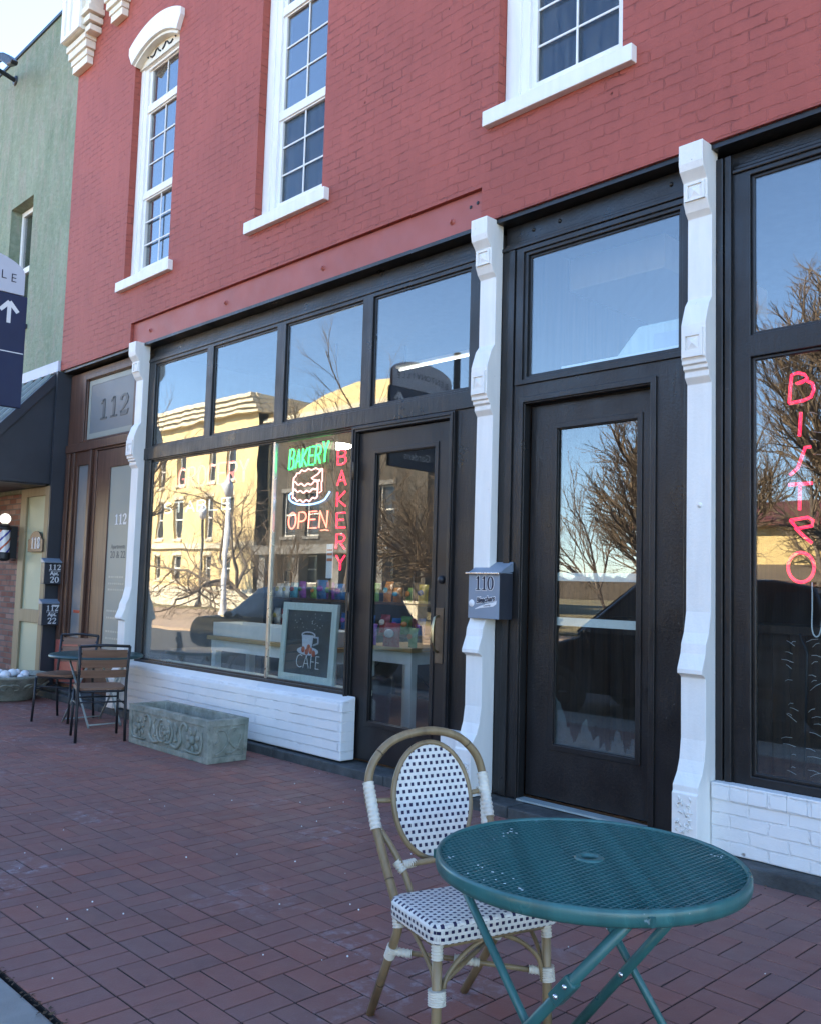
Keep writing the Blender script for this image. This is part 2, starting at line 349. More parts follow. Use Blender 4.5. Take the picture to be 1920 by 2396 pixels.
# ------------------------------------------------------------------ mesh helpers
class MB:
    def __init__(s): s.v = []; s.f = []; s.sm = []
    def add(s, vs, fs, smooth=False):
        o = len(s.v); s.v += [tuple(v) for v in vs]
        for f in fs: s.f.append([i+o for i in f]); s.sm.append(smooth)
        return s
    def box(s, x0, x1, y0, y1, z0, z1, M4=None):
        vs = [Vector((x, y, z)) for z in (z0, z1) for y in (y0, y1) for x in (x0, x1)]
        if M4 is not None: vs = [M4 @ v for v in vs]
        return s.add(vs, [(0, 2, 3, 1), (4, 5, 7, 6), (0, 1, 5, 4), (2, 6, 7, 3), (0, 4, 6, 2), (1, 3, 7, 5)])
    def tube(s, pts, r, n=8, closed=False, smooth=True, cap=True):
        pts = [Vector(p) for p in pts]; N = len(pts)
        rs = r if isinstance(r, (list, tuple)) else [r]*N
        vs = []; up = None
        for i, p in enumerate(pts):
            a = pts[i-1] if (i > 0 or closed) else p
            b = pts[(i+1) % N] if (i < N-1 or closed) else p
            t = (b-a)
            if t.length < 1e-9: t = Vector((0, 0, 1))
            t.normalize()
            if up is None:
                up = Vector((0, 0, 1)) if abs(t.z) < .9 else Vector((1, 0, 0))
            x = up - t*up.dot(t)
            if x.length < 1e-4: x = t.orthogonal()
            x.normalize(); up = x; y = t.cross(x)
            for k in range(n):
                an = 2*PI*k/n
                vs.append(p + (x*math.cos(an)+y*math.sin(an))*rs[i])
        fs = []
        for i in range(N if closed else N-1):
            j = (i+1) % N
            for k in range(n):
                fs.append((i*n+k, i*n+(k+1) % n, j*n+(k+1) % n, j*n+k))
        s.add(vs, fs, smooth)
        if cap and not closed:
            o = len(s.v)-len(vs)
            s.f.append([o+k for k in range(n)][::-1]); s.sm.append(False)
            s.f.append([o+(N-1)*n+k for k in range(n)]); s.sm.append(False)
        return s
    def lathe(s, prof, c=(0, 0, 0), n=32, smooth=True, closed=False):
        vs = []; P = len(prof)
        for r, z in prof:
            for k in range(n):
                a = 2*PI*k/n; vs.append((c[0]+r*math.cos(a), c[1]+r*math.sin(a), c[2]+z))
        fs = []
        for i in range(P if closed else P-1):
            j = (i+1) % P
            for k in range(n): fs.append((i*n+k, i*n+(k+1) % n, j*n+(k+1) % n, j*n+k))
        return s.add(vs, fs, smooth)
    def sphere(s, c, r, n=14, m=9, sq=(1, 1, 1)):
        vs = [(c[0], c[1], c[2]-r*sq[2])]; fs = []
        for i in range(1, m):
            a = -PI/2+PI*i/m
            for k in range(n):
                b = 2*PI*k/n
                vs.append((c[0]+r*sq[0]*math.cos(a)*math.cos(b), c[1]+r*sq[1]*math.cos(a)*math.sin(b), c[2]+r*sq[2]*math.sin(a)))
        vs.append((c[0], c[1], c[2]+r*sq[2])); T = len(vs)-1
        for k in range(n):
            fs.append((0, 1+(k+1) % n, 1+k)); fs.append((T, 1+(m-2)*n+k, 1+(m-2)*n+(k+1) % n))
            for i in range(m-2): fs.append((1+i*n+k, 1+i*n+(k+1) % n, 1+(i+1)*n+(k+1) % n, 1+(i+1)*n+k))
        return s.add(vs, fs, True)
    def plate(s, outer, holes=(), a0=0., a1=.1, axis='y'):
        """polygon with holes, extruded along an axis ('y': (x,z) outline, 'x': (y,z), 'z': (x,y))"""
        loops = [list(outer)]+[list(h) for h in holes]
        flat = [p for l in loops for p in l]
        if holes:
            es = []; o = 0
            for l in loops:
                es += [(o+i, o+(i+1) % len(l)) for i in range(len(l))]; o += len(l)
            cd_v, _, cd_f, cd_o, _, _ = delaunay_2d_cdt([Vector(p) for p in flat], es, [], 0, 1e-7)
            def inside(x, y, l):
                c = False
                for i in range(len(l)):
                    (xa, ya), (xb, yb) = l[i-1], l[i]
                    if (ya > y) != (yb > y) and x < (xb-xa)*(y-ya)/(yb-ya)+xa: c = not c
                return c
            tris = []
            for f in cd_f:
                m = sum((cd_v[i] for i in f), Vector((0, 0)))/len(f)
                if inside(m.x, m.y, loops[0]) and not any(inside(m.x, m.y, h) for h in loops[1:]): tris.append([cd_o[i][0] for i in f])
        else: tris = tessellate_polygon([[Vector((p[0], p[1], 0)) for p in loops[0]]])
        def P(p, a): return {'y': (p[0], a, p[1]), 'x': (a, p[0], p[1]), 'z': (p[0], p[1], a)}[axis]
        n = len(flat)
        vs = [P(p, a0) for p in flat]+[P(p, a1) for p in flat]
        fs = [tuple(t) for t in tris]+[tuple(i+n for i in t[::-1]) for t in tris]
        o = 0
        for l in loops:
            L = len(l)
            for i in range(L):
                j = (i+1) % L; fs.append((o+i, o+j, o+j+n, o+i+n))
            o += L
        return s.add(vs, fs)
    def build(s, name, mat, parent=None, bevel=0, M4=None, seg=2):
        me = bpy.data.meshes.new(name)
        vs = [M4 @ Vector(v) for v in s.v] if M4 is not None else s.v
        me.from_pydata(vs, [], s.f)
        me.polygons.foreach_set('use_smooth', s.sm)
        bm = bmesh.new(); bm.from_mesh(me)
        bmesh.ops.recalc_face_normals(bm, faces=bm.faces)
        if bevel:
            es = [e for e in bm.edges if len(e.link_faces) == 2 and e.calc_face_angle(0) > .5]
            bmesh.ops.bevel(bm, geom=es, offset=bevel, segments=seg, affect='EDGES', profile=.5, clamp_overlap=True)
        bm.to_mesh(me); bm.free()
        me.materials.append(M[mat] if isinstance(mat, str) else mat)
        o = bpy.data.objects.new(name, me); COL.objects.link(o)
        if parent: o.parent = parent
        return o

def rect(x0, x1, z0, z1): return [(x0, z0), (x1, z0), (x1, z1), (x0, z1)]
def box(name, mat, parent, *a, bevel=0): return MB().box(*a).build(name, mat, parent, bevel)
def tag(o, label, cat, group=None):
    o['label'] = label; o['category'] = cat
    if group: o['group'] = group
    return o
def structure(o): o['kind'] = 'structure'; return o
def thing(name, label, cat, loc=(0, 0, 0), rz=0, group=None):
    o = bpy.data.objects.new(name, None); COL.objects.link(o)
    o.location = loc; o.rotation_euler = (0, 0, rz); o.empty_display_size = .2
    return tag(o, label, cat, group)
def place(root, off):
    """children were built in world coordinates: keep them there while the empty stands at its base"""
    root.location = off
    for c in root.children: c.matrix_parent_inverse = Matrix.Translation(-Vector(off))
def copy_tree(o, parent=None):
    c = o.copy(); COL.objects.link(c)
    if parent: c.parent = parent
    for ch in list(o.children): copy_tree(ch, c)
    return c

FC = {}
def text(name, body, size, mat, parent, loc, rot=(R(90), 0, 0), depth=.002, align='CENTER', sx=1.0, bold=0.0, shear=0.0):
    cu = bpy.data.curves.new('tmp', 'FONT'); cu.body = body; cu.size = size; cu.extrude = depth
    cu.align_x = align; cu.align_y = 'BOTTOM_BASELINE' if False else 'BOTTOM'; cu.offset = bold; cu.shear = shear
    cu.resolution_u = 3
    t = bpy.data.objects.new('tmp', cu); COL.objects.link(t)
    dg = bpy.context.evaluated_depsgraph_get(); dg.update()
    me = bpy.data.meshes.new_from_object(t.evaluated_get(dg))
    bpy.data.objects.remove(t); bpy.data.curves.remove(cu)
    from mathutils import Euler
    me.transform(Matrix.Translation(loc) @ Euler(rot).to_matrix().to_4x4() @ Matrix.Diagonal((sx, 1, 1, 1)))
    me.materials.clear(); me.materials.append(M[mat]); me.name = name
    o = bpy.data.objects.new(name, me); COL.objects.link(o)
    if parent: o.parent = parent
    return o

def ribbon(mb, pts, a0, a1, M4=None):
    """flat stroke of changing width in the x-z plane: pts = (x, z, width)"""
    L = []; Rr = []
    for i, (x, z, w) in enumerate(pts):
        xa, za, _ = pts[max(0, i-1)]; xb, zb, _ = pts[min(len(pts)-1, i+1)]
        d = Vector((xb-xa, zb-za)).normalized(); n = Vector((-d.y, d.x))*w/2
        L.append((x+n.x, z+n.y)); Rr.append((x-n.x, z-n.y))
    n = len(pts); vs = []
    for a in (a0, a1):
        vs += [(p[0], a, p[1]) for p in L]+[(p[0], a, p[1]) for p in Rr]
    if M4 is not None: vs = [M4 @ Vector(v) for v in vs]
    fs = []
    for i in range(n-1):
        fs += [(i, i+1, n+i+1, n+i), (2*n+i, 3*n+i, 3*n+i+1, 2*n+i+1), (i, 2*n+i, 2*n+i+1, i+1), (n+i, n+i+1, 3*n+i+1, 3*n+i)]
    fs += [(0, n, 3*n, 2*n), (n-1, 3*n-1, 4*n-1, 2*n-1)]
    mb.add(vs, fs)
def serif(mb, ch, x, z, h, a0, a1, M4=None, sx=1.0):
    """serif numeral, unit box .56 wide by 1 high"""
    g = lambda *ps: ribbon(mb, [(x+px*h*sx, z+pz*h, w*h*(1+(sx-1)*.8)) for px, pz, w in ps], a0, a1, M4)
    if ch == '1':
        g((.28, .03, .15), (.28, .99, .15)); g((.08, .03, .06), (.48, .03, .06)); g((.10, .80, .06), (.20, .88, .08), (.30, .97, .06))
    elif ch == '2':
        g((.08, .72, .15), (.09, .83, .12), (.17, .93, .07), (.28, .965, .07), (.39, .91, .13), (.44, .76, .165), (.41, .60, .14), (.32, .44, .09), (.18, .24, .06), (.09, .09, .05))
        g((.07, .075, .15), (.28, .075, .15), (.47, .075, .15)); g((.48, .05, .05), (.505, .24, .04))
    elif ch == '0':
        q = []
        for k in range(25):
            a = 2*PI*k/24; q.append((.28+.20*math.cos(a), .5+.46*math.sin(a), .055+.10*abs(math.cos(a))))
        g(*q)
    elif ch == '8':
        for cz, rr, rx in ((.28, .25, .20), (.74, .22, .17)):
            g(*[(.28+rx*math.cos(2*PI*k/20), cz+rr*math.sin(2*PI*k/20), .05+.08*abs(math.cos(2*PI*k/20))) for k in range(21)])
def number(name, s, mat, parent, x, z, h, a0, a1, M4=None, pitch=.56, sx=1.0):
    for i, c in enumerate(s):
        mb = MB(); serif(mb, c, x+i*h*pitch, z, h, a0, a1, M4, sx); mb.build(name, mat, parent)

def smooth_path(pts, n=6):
    P = [Vector(p) for p in pts]; out = []
    for i in range(len(P)-1):
        a = P[max(0, i-1)]; b = P[i]; c = P[i+1]; d = P[min(len(P)-1, i+2)]
        for k in range(n):
            t = k/n
            out.append(.5*((2*b)+(c-a)*t+(2*a-5*b+4*c-d)*t*t+(3*b-a-3*c+d)*t**3))
    out.append(P[-1]); return out

# ------------------------------------------------------------------ stroke letters for tubes
def arc(cx, cz, rx, rz, a, b, n=8): return [(cx+rx*math.cos(R(a+(b-a)*i/n)), cz+rz*math.sin(R(a+(b-a)*i/n))) for i in range(n+1)]
GL = {
 'B': [[(0, 0), (0, 1), (.45, 1)]+arc(.45, .77, .45, .23, 90, -90, 6)+[(.1, .54)], [(.45, .54)]+arc(.5, .27, .48, .27, 90, -90, 6)+[(0, 0)]],
 'A': [[(0, 0), (.5, 1), (1, 0)], [(.2, .35), (.8, .35)]],
 'K': [[(0, 0), (0, 1)], [(.9, 1), (.08, .48), (1, 0)]],
 'E': [[(.95, 1), (0, 1), (0, 0), (1, 0)], [(.05, .52), (.8, .52)]],
 'R': [[(0, 0), (0, 1), (.5, 1)]+arc(.5, .74, .45, .26, 90, -90, 6)+[(.1, .48)], [(.4, .46), (1, 0)]],
 'Y': [[(0, 1), (.5, .5), (1, 1)], [(.5, .5), (.5, 0)]],
 'O': [arc(.5, .5, .5, .5, 80, 430, 18)],
 'P': [[(0, 0), (0, 1), (.5, 1)]+arc(.5, .72, .48, .28, 90, -90, 6)+[(.05, .44)]],
 'N': [[(0, 0), (0, 1), (.95, 0), (.95, 1)]],
 'G': [arc(.5, .5, .5, .5, 45, 330, 14)+[(.95, .45), (.55, .45)]],
 'C': [arc(.5, .5, .5, .5, 50, 310, 14)],
 'T': [[(0, 1), (1, 1)], [(.5, 1), (.5, 0)]],
 'L': [[(0, 1), (0, 0), (.9, 0)]],
 'S': [arc(.5, .75, .45, .25, 30, 270, 8)+arc(.5, .25, .48, .25, 90, -150, 8)],
}
def letter(mb, ch, x, z, w, h, y, r, slant=0):
    for st in GL[ch]:
        mb.tube([(x+px*w+slant*pz*h, y, z+pz*h) for px, pz in st], r, 6)

# ================================================================== GROUND
mb = MB(); UNIT = .2277; X0, Y0 = -3.367, -3.203
rp = random.Random(3)
def brick(x0, x1, y0, y1):
    g = .0030+rp.random()*.0014
    x0 += g; x1 -= g; y0 += g; y1 -= g
    z = rp.uniform(-.001, .001); tx = rp.uniform(-.004, .004); ty = rp.uniform(-.004, .004)
    c = .0016; cx, cy = (x0+x1)/2, (y0+y1)/2; rot = rp.uniform(-.006, .006)
    def q(x, y, dz):
        dx, dy = x-cx, y-cy
        return (cx+dx-dy*rot, cy+dy+dx*rot, z+dz+dx*tx+dy*ty)
    vs = [q(x0, y0, -.03), q(x1, y0, -.03), q(x1, y1, -.03), q(x0, y1, -.03),
          q(x0, y0, -c), q(x1, y0, -c), q(x1, y1, -c), q(x0, y1, -c),
          q(x0+c, y0+c, 0), q(x1-c, y0+c, 0), q(x1-c, y1-c, 0), q(x0+c, y1-c, 0)]
    fs = [(0, 1, 5, 4), (1, 2, 6, 5), (2, 3, 7, 6), (3, 0, 4, 7), (4, 5, 9, 8), (5, 6, 10, 9), (6, 7, 11, 10), (7, 4, 8, 11), (8, 9, 10, 11)]
    mb.add(vs, fs)
for i in range(-62, 26):
    xa = X0+i*UNIT
    for j in range(0, 14):
        ya = Y0+j*UNIT
        if ya > -.12: continue
        hb = UNIT/2; yt = min(ya+UNIT, -.101)
        if (i+j) % 2 == 0:
            brick(xa, xa+UNIT, ya, min(ya+hb, yt))
            if ya+hb < yt-.02: brick(xa, xa+UNIT, ya+hb, yt)
        else:
            brick(xa, xa+hb, ya, yt); brick(xa+hb, xa+UNIT, ya, yt)
    for h in (0, 1): brick(xa+h*UNIT/2, xa+(h+1)*UNIT/2, Y0-.228, Y0)
structure(mb.build('sidewalk', 'paver'))
structure(box('sidewalk_bed', 'joint', None, -30, 14, -3.433, -.05, -.2, -.0042))
kb = MB()
for i in range(-12, 6):
    kb.box(i*2.2-1.9, i*2.2+.292, -4.30, -3.447, -.2, -.006+.002*(i % 2))
structure(kb.build('kerb', 'concrete', None, .012))
structure(box('road', 'asphalt', None, -120, 120, -10.4, -4.303, -.3, -.15))
structure(box('far_pavement', 'tanpave', None, -120, 120, -21, -10.403, -.3, -.06))
structure(box('ground', 'lawn', None, -500, 500, -600, 300, -.9, -.31))
structure(box('lawn', 'lawn', None, -120, 120, -140, -21.003, -.3, 0.0))
# debris along the kerb joint
lf = MB(); rl = random.Random(5)
def leaf(x, y, z, s):
    a = rl.uniform(0, 6.28); M4 = Matrix.Translation((x, y, z)) @ Matrix.Rotation(a, 4, 'Z') @ Matrix.Rotation(rl.uniform(-.7, .7), 4, 'X')
    vs = [M4 @ Vector(p) for p in ((-s, 0, 0), (0, -s*.45, s*.2), (s, 0, 0), (0, s*.45, s*.2))]
    lf.add(vs, [(0, 1, 2), (0, 2, 3)])
for i in range(900):
    x = rl.uniform(-9, 1); leaf(x, -3.44+rl.gauss(0, .014), .004, rl.uniform(.004, .016))
for i in range(240):
    x = rl.uniform(-12, 0); leaf(x, -.115-abs(rl.gauss(0, .03)), .004, rl.uniform(.004, .012))
o = lf.build('leaf_litter', 'leafbrown'); o['kind'] = 'stuff'
o['label'] = 'dry leaf crumbs caught along the kerb joint and base stone'; o['category'] = 'leaf litter'
gr = MB()
for i in range(110):
    x = rl.uniform(-6, -.3); y = rl.uniform(-3.4, -.15); r_ = rl.uniform(.002, .005)
    gr.sphere((x, y, .002), r_, 5, 4)
o = gr.build('pale_grit', 'ballwhite'); o['kind'] = 'stuff'
o['label'] = 'scattered pale grit on the brick sidewalk'; o['category'] = 'grit'

# ================================================================== RED BRICK BUILDING
bld = thing('brick_building', 'red painted brick shop building with white pilasters and black shopfronts', 'building')
ZL = 4.18
def arch(xl, xr, zs, rise, n=12):
    """segmental arch points from right spring to left spring"""
    c = (xl+xr)/2; hw = (xr-xl)/2; r = (hw*hw+rise*rise)/(2*rise); a = math.asin(hw/r)
    return [(c+r*math.sin(a-2*a*i/n), zs+rise-r+r*math.cos(a-2*a*i/n)) for i in range(n+1)]
WIN = [(-9.98, -8.94, -9.435), (-7.29, -6.24, -6.71), (-4.20, -3.14, -3.60)]
outer = [(-11.625, ZL), (-9.73, ZL), (-9.73, 4.455), (-4.335, 4.455), (-4.335, ZL), (3.5, ZL), (3.5, 9.6), (-11.625, 9.6)]
holes = []
for xl, xr, xc in WIN+[(-1.2, -.15, -.67)]:
    holes.append([(xl, 4.995), (xr, 4.995)]+arch(xl, xr, 7.68, .15))
wm = MB().plate(outer, holes, 0, .35)
wm.box(-11.62, -11.3, .352, 11.6, 0, 9.58); wm.box(3.2, 3.5, .352, 11.6, 0, 9.58); wm.box(-11.62, 3.5, 11.602, 12, 0, 9.58)
wm.build('wall', 'red', bld)
box('roof', 'asphalt', bld, -11.3, 3.2, .36, 11.6, 9.2, 9.4)
lb = MB().box(-9.727, -4.338, .035, .34, ZL, 4.452).build('lintel_beam', 'redsmooth', bld, .004)
for x, z in ((-9.318, 4.305), (-7.775, 4.303), (-6.22, 4.295), (-4.66, 4.29)):
    b = MB(); b.lathe([(.0, .012), (.02, .012), (.026, .0)], n=12); b.lathe([(.0, .026), (.013, .026), (.015, .01)], n=6, smooth=False)
    b.build('bolt', 'redsmooth', lb, 0, Matrix.Translation((x, .035, z)) @ Matrix.Rotation(R(90), 4, 'X'))
b = MB()
for x, z in ((-4.47, 4.352), (-4.40, 4.366)): b.lathe([(0, .004), (.012, .004), (.013, 0)], (0, 0, 0), 10)
for x, z in ((-4.47, 4.352), (-4.40, 4.366)):
    MB().lathe([(0, .004), (.013, .004), (.014, 0)], n=10).build('bolt_hole', 'iron', lb, 0, Matrix.Translation((x, .034, z)) @ Matrix.Rotation(R(90), 4, 'X'))

# upper windows
def up_window(xl, xr, xc, screened, hood):
    gl, gr_ = xc-.345, xc+.345
    zb, zt = 5.165, 7.60
    fr = MB()
    # casing, stepped twice, then sash frames
    casing = rect(xl+.012, xr-.012, 5.0, 7.68)
    fr.plate(rect(xl+.004, xr-.004, 5.0, 7.66), [rect(max(gl-.12, xl+.03), min(gr_+.12, xr-.03), 5.06, 7.64)], .082, .12)
    fr.plate(rect(max(gl-.125, xl+.002), min(gr_+.125, xr-.002), 5.055, 7.645), [rect(gl-.045, gr_+.045, 5.12, 7.61)], .10, .15)
    fr.plate(rect(gl-.05, gr_+.05, 5.11, 7.615), [rect(gl, gr_, zb, 5.985), rect(gl, gr_, 6.10, 7.06), rect(gl, gr_, 7.18, zt)], .128, .2)
    fr.box(gl-.045, gr_+.045, .112, .128, 6.0, 6.085); fr.box(gl-.045, gr_+.045, .108, .128, 7.075, 7.165)
    w = fr.build('window', 'whitetrim', bld, .004)
    for z0, z1, y in ((zb, 5.985, .166), (6.10, 7.06, .150), (7.18, zt, .150)):
        box('pane', 'g_up', w, gl-.01, gr_+.01, y, y+.006, z0-.01, z1+.01)
    g = MB()
    for z0, z1, y, zs in ((zb, 5.985, .139, (5.44, 5.72)), (6.10, 7.06, .139, (6.43, 6.74)), (7.18, zt, .139, ())):
        g.box(xc-.0075, xc+.0075, y, y+.009, z0, z1)
        for z in zs:
            g.box(gl, xc-.008, y+.001, y+.01, z-.0075, z+.0075); g.box(xc+.008, gr_, y+.001, y+.01, z-.0075, z+.0075)
    g.build('muntin', 'whitetrim', w)
    if screened: box('insect_screen', 'screen', w, gl-.005, gr_+.005, .153, .156, zb, 5.985)
    box('sill', 'whitetrim', w, xl-.095, xr+.105, -.06, .10, 4.882, 4.998, bevel=.006)
    # tympanum under the arch
    ty = MB().plate([(xl, 7.645), (xr, 7.645)]+arch(xl, xr, 7.68, .15), [], .06, .14).build('tympanum', 'cream', w)
    a_, b_ = arch(xl, xr, 7.68, .15, 14), arch(xl+.03, xr-.03, 7.66, .14, 14)
    MB().plate(a_+b_[::-1], [], -.02, .0595).build('arch_soffit', 'cream', w)
    if hood:
        sw = MB()
        for sg in (-1, 1):
            c = xc-.02
            sw.tube([(c+sg*.02, .055, 7.70), (c+sg*.06, .055, 7.72), (c+sg*.10, .055, 7.765), (c+sg*.135, .055, 7.75), (c+sg*.165, .055, 7.71), (c+sg*.22, .055, 7.70), (c+sg*.26, .055, 7.725)], .010, 6)
            sw.sphere((c+sg*.32, .055, 7.735), .012)
        sw.build('scroll_ornament', 'iron', ty)
    hd = [(xl-.10, 7.88)]
    o_ = arch(xl-.085, xr+.085, 7.915, .155, 16); i_ = arch(xl-.004, xr+.004, 7.685, .15, 16)
    MB().plate(o_+[(xl-.085, 7.83), (xl-.004, 7.685)]+i_[::-1][1:-1]+[(xr+.004, 7.685), (xr+.085, 7.83)], [], -.055, .058).build('hood', 'whitetrim', w, .005)
    cu = MB().box(gl-.04, gl+.10, .24, .27, 5.1, 7.6)
    for i in range(4): cu.tube([(gl+.0+i*.035, .255, 5.1), (gl+.0+i*.035, .255, 7.6)], .018, 8)
    if hood: cu.build('curtain', 'curtain', w)
for i, (xl, xr, xc) in enumerate(WIN+[(-1.2, -.15, -.67)]): up_window(xl, xr, xc, i in (1, 2), i == 0)
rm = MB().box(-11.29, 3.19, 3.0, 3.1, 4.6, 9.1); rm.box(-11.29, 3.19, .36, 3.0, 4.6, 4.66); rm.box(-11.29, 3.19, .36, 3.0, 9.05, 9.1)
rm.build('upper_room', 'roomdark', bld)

# cornice brackets at the top corner
def bracket(x0, x1, z0, step, grooves):
    b = MB(); d = .16
    b.box(x0, x1, -d-.05, 0, z0+step*3.1, 10.2)
    step *= 1.55; b.v = []; b.f = []; b.sm = []; b.box(x0, x1, -d-.05, 0, z0+step*2.1, 10.2)
    for i in range(2):
        ins = .05*(1-i)
        b.box(x0+ins+.02, x1-ins, -d*(.55+.3*i), 0, z0+step*i, z0+step*i+step*.55)
        b.box(x0+ins, x1-ins+.015, -d*(.66+.34*i), 0, z0+step*i+step*.552, z0+step*(i+1)-.002)
    o = b.build('cornice_bracket', 'cream', bld, .006)
    if grooves:
        g = MB(); w = (x1-x0)
        g.plate(rect(x0+.0, x1, z0+step*2.12, 10.1), [rect(x0+w*f, x0+w*(f+.13), z0+step*2.4, 10.0) for f in (.16, .46)], -d-.085, -d-.051)
        g.build('fluted_panel', 'whitetrim', o, .004)
        g = MB(); g.box(x1-.0, x1+.17, -d-.02, 0, z0+.56, 10.2)
        for i in range(3): g.box(x1+.001, x1+.22-.035*i, -d-.06+.03*i, 0, z0+.55-.105*i, z0+.63-.105*i)
        g.build('side_corbel', 'cream', o, .005)
bracket(-11.70, -11.14, 8.20, .12, True)
bracket(-10.62, -10.20, 8.44, .11, False)
bracket(-9.2, -8.75, 8.44, .11, False)
MB().box(-11.7, 3.5, -.30, -.002, 9.62, 10.3).build('cornice', 'cream', bld, .01)

# cast iron pilasters: one profile swept over the width
PROF = [(-.088, 4.176), (-.088, 4.056), (-.078, 4.015), (-.031, 3.958), (-.028, 3.836), (-.004, 3.785), (.026, 3.752), (.026, 3.254),
        (-.006, 3.212), (-.042, 3.111), (-.050, 3.082), (-.050, 2.884), (-.042, 2.872), (-.042, 2.85), (-.025, 2.845), (-.025, 2.822), (-.006, 2.812), (-.006, 2.777), (.024, 2.740), (.020, 1.400),
        (-.005, 1.281), (-.035, 1.218), (-.042, 1.164), (-.079, 1.075), (-.079, 1.05), (-.057, 1.043), (-.036, 1.028), (-.033, .681), (-.042, .62), (-.05, .567), (-.075, .50),
        (-.122, .435), (-.122, .400), (-.132, .391), (-.132, .08)]
def pilaster(x0, x1, yo=0.0):
    pr = [(y+yo, z) for y, z in PROF]+[(.099, .08), (.099, 4.176)]
    b = MB().plate(pr, [], x0, x1, axis='x')
    p = b.build('pilaster', 'white', bld, .004)
    xc = (x0+x1)/2
    for z0, z1, y in ((3.845, 3.945, -.030), (2.89, 3.05, -.051)):
        y += yo; zc = (z0+z1)/2; h = .042; d = MB()
        d.plate(rect(x0+.012, x1-.012, z0-.004, z1+.004), [rect(x0+.032, x1-.032, zc-h, zc+h)], y-.012, y+.002)
        a = [(xc-h, y-.001, zc-h), (xc+h, y-.001, zc-h), (xc+h, y-.001, zc+h), (xc-h, y-.001, zc+h), (xc, y-.016, zc)]
        d.add(a, [(0, 1, 4), (1, 2, 4), (2, 3, 4), (3, 0, 4), (0, 3, 2, 1)])
        d.build('rosette', 'white', p)
    f = MB(); rf = random.Random(int(x0*100))
    for i in range(26):
        a = rf.uniform(0, 6.28); xx = xc+rf.uniform(-.05, .05); zz = .27+rf.uniform(-.1, .09)
        f.tube([(xx, -.131+yo, zz), (xx+.014*math.cos(a), -.139+yo, zz+.014*math.sin(a)), (xx+.02*math.cos(a+.8), -.133+yo, zz+.025*math.sin(a+.8))], .004, 5)
    f.build('relief', 'white', p)
    return p
for x0, x1 in ((-9.58, -9.42), (-4.352, -4.20), (-2.685, -2.53), (.9, 1.05)): pilaster(x0, x1)
MB().lathe([(0, .012), (.012, .01), (.016, 0)], n=10).build('pilaster_stud', 'white', bld, 0, Matrix.Translation((-2.60, .022, 2.02)) @ Matrix.Rotation(R(90), 4, 'X'))

# base stone, kick walls, soffits
ks = MB()
xs = [-11.6, -9.8, -8.1, -6.5, -5.1, -3.9, -2.4, -.9, .9, 3.5]
for a, b in zip(xs, xs[1:]): ks.box(a+.003, b-.003, -.10, .3, -.02, .072+.003*math.sin(a*7))
ks.build('base_stone', 'stone', bld, .008)
kw = MB().plate([(-.052, .085), (-.052, .535), (-.03, .56), (.098, .592), (.098, .085)], [], -9.415, -5.66, axis='x').build('kick_wall', 'whitecourse', bld, .012)
rw = MB()
x = -9.40
while x < -5.7:
    rw.box(x, x+.108, -.062, .05, .458, .548); x += .1105
kw2 = MB().box(-2.527, 3.2, .018, .11, .078, .452)
kw2.build('kick_wall', 'whitebrick', bld, .008)
rw = MB(); x = -2.52
while x < 1.0:
    rw.box(x, x+.1055, .008, .09, .366, .458); x += .1065
rw.build('brick_sill', 'whitebrick', bld, .004)
MB().box(-4.62, -4.356, .002, .095, .078, .47).build('plinth_block', 'white', bld, .012)
MB().box(-11.56, 3.2, .02, .348, ZL-.034, ZL-.004).build('soffit', 'black', bld)

# ---- bakery shopfront
fr = MB()
TP = [(-9.28, -8.20), (-8.08, -6.97), (-6.83, -5.74), (-5.61, -4.51)]
fr.plate([(-9.42, .58), (-5.80, .58), (-5.80, .08), (-5.745, .08), (-5.745, 2.775), (-4.675, 2.775), (-4.675, .08), (-4.353, .08), (-4.353, 4.0), (-9.42, 4.0)],
         [rect(a, b, 2.985, 3.92) for a, b in TP]+[rect(-9.28, -5.80, .615, 2.82)], .10, .165)
front = fr.build('shopfront_frame', 'black', bld, .005)
t = MB()
for a, b in TP: t.plate(rect(a-.004, b+.004, 2.981, 3.924), [rect(a+.022, b-.022, 3.006, 3.90)], .118, .150)
t.plate(rect(-9.284, -5.796, .611, 2.824), [rect(-9.262, -5.82, .634, 2.803)], .119, .150)
t.box(-9.42, -4.355, .083, .10, 2.835, 2.965)
t.box(-9.42, -4.355, .088, .099, 3.955, 3.985); t.box(-9.42, -4.355, .125, .2, 4.003, 4.03); t.box(-9.42, -4.355, .15, .21, 4.032, 4.142)
t.build('glazing_bead', 'black', front, .004)
for i, (a, b) in enumerate(TP): box('transom_pane', 'g_wavy' if i < 2 else 'g_trans', front, a+.002, b-.002, .128, .134, 2.99, 3.915)
box('shop_pane', 'g_shop2', front, -9.27, -6.962, .128, .134, .62, 2.815)
box('shop_pane', 'g_shop', front, -6.942, -5.81, .128, .134, .62, 2.815)
box('pane_joint', 'steel', front, -6.968, -6.936, .112, .14, .62, 2.815, bevel=.003)
box('inner_sill', 'palewood', front, -9.25, -5.82, .17, .42, .56, .605)
c = MB(); c.plate([(-5.80, .08), (-5.75, .08), (-5.75, 2.778), (-4.67, 2.778), (-4.67, .08), (-4.62, .08), (-4.62, 2.83), (-5.80, 2.83)], [], .072, .0995)
c.plate([(-5.79, .08), (-5.768, .08), (-5.768, 2.798), (-4.652, 2.798), (-4.652, .08), (-4.63, .08), (-4.63, 2.82), (-5.79, 2.82)], [], .062, .0715)
c.build('door_casing', 'blackdoor', bld, .003)
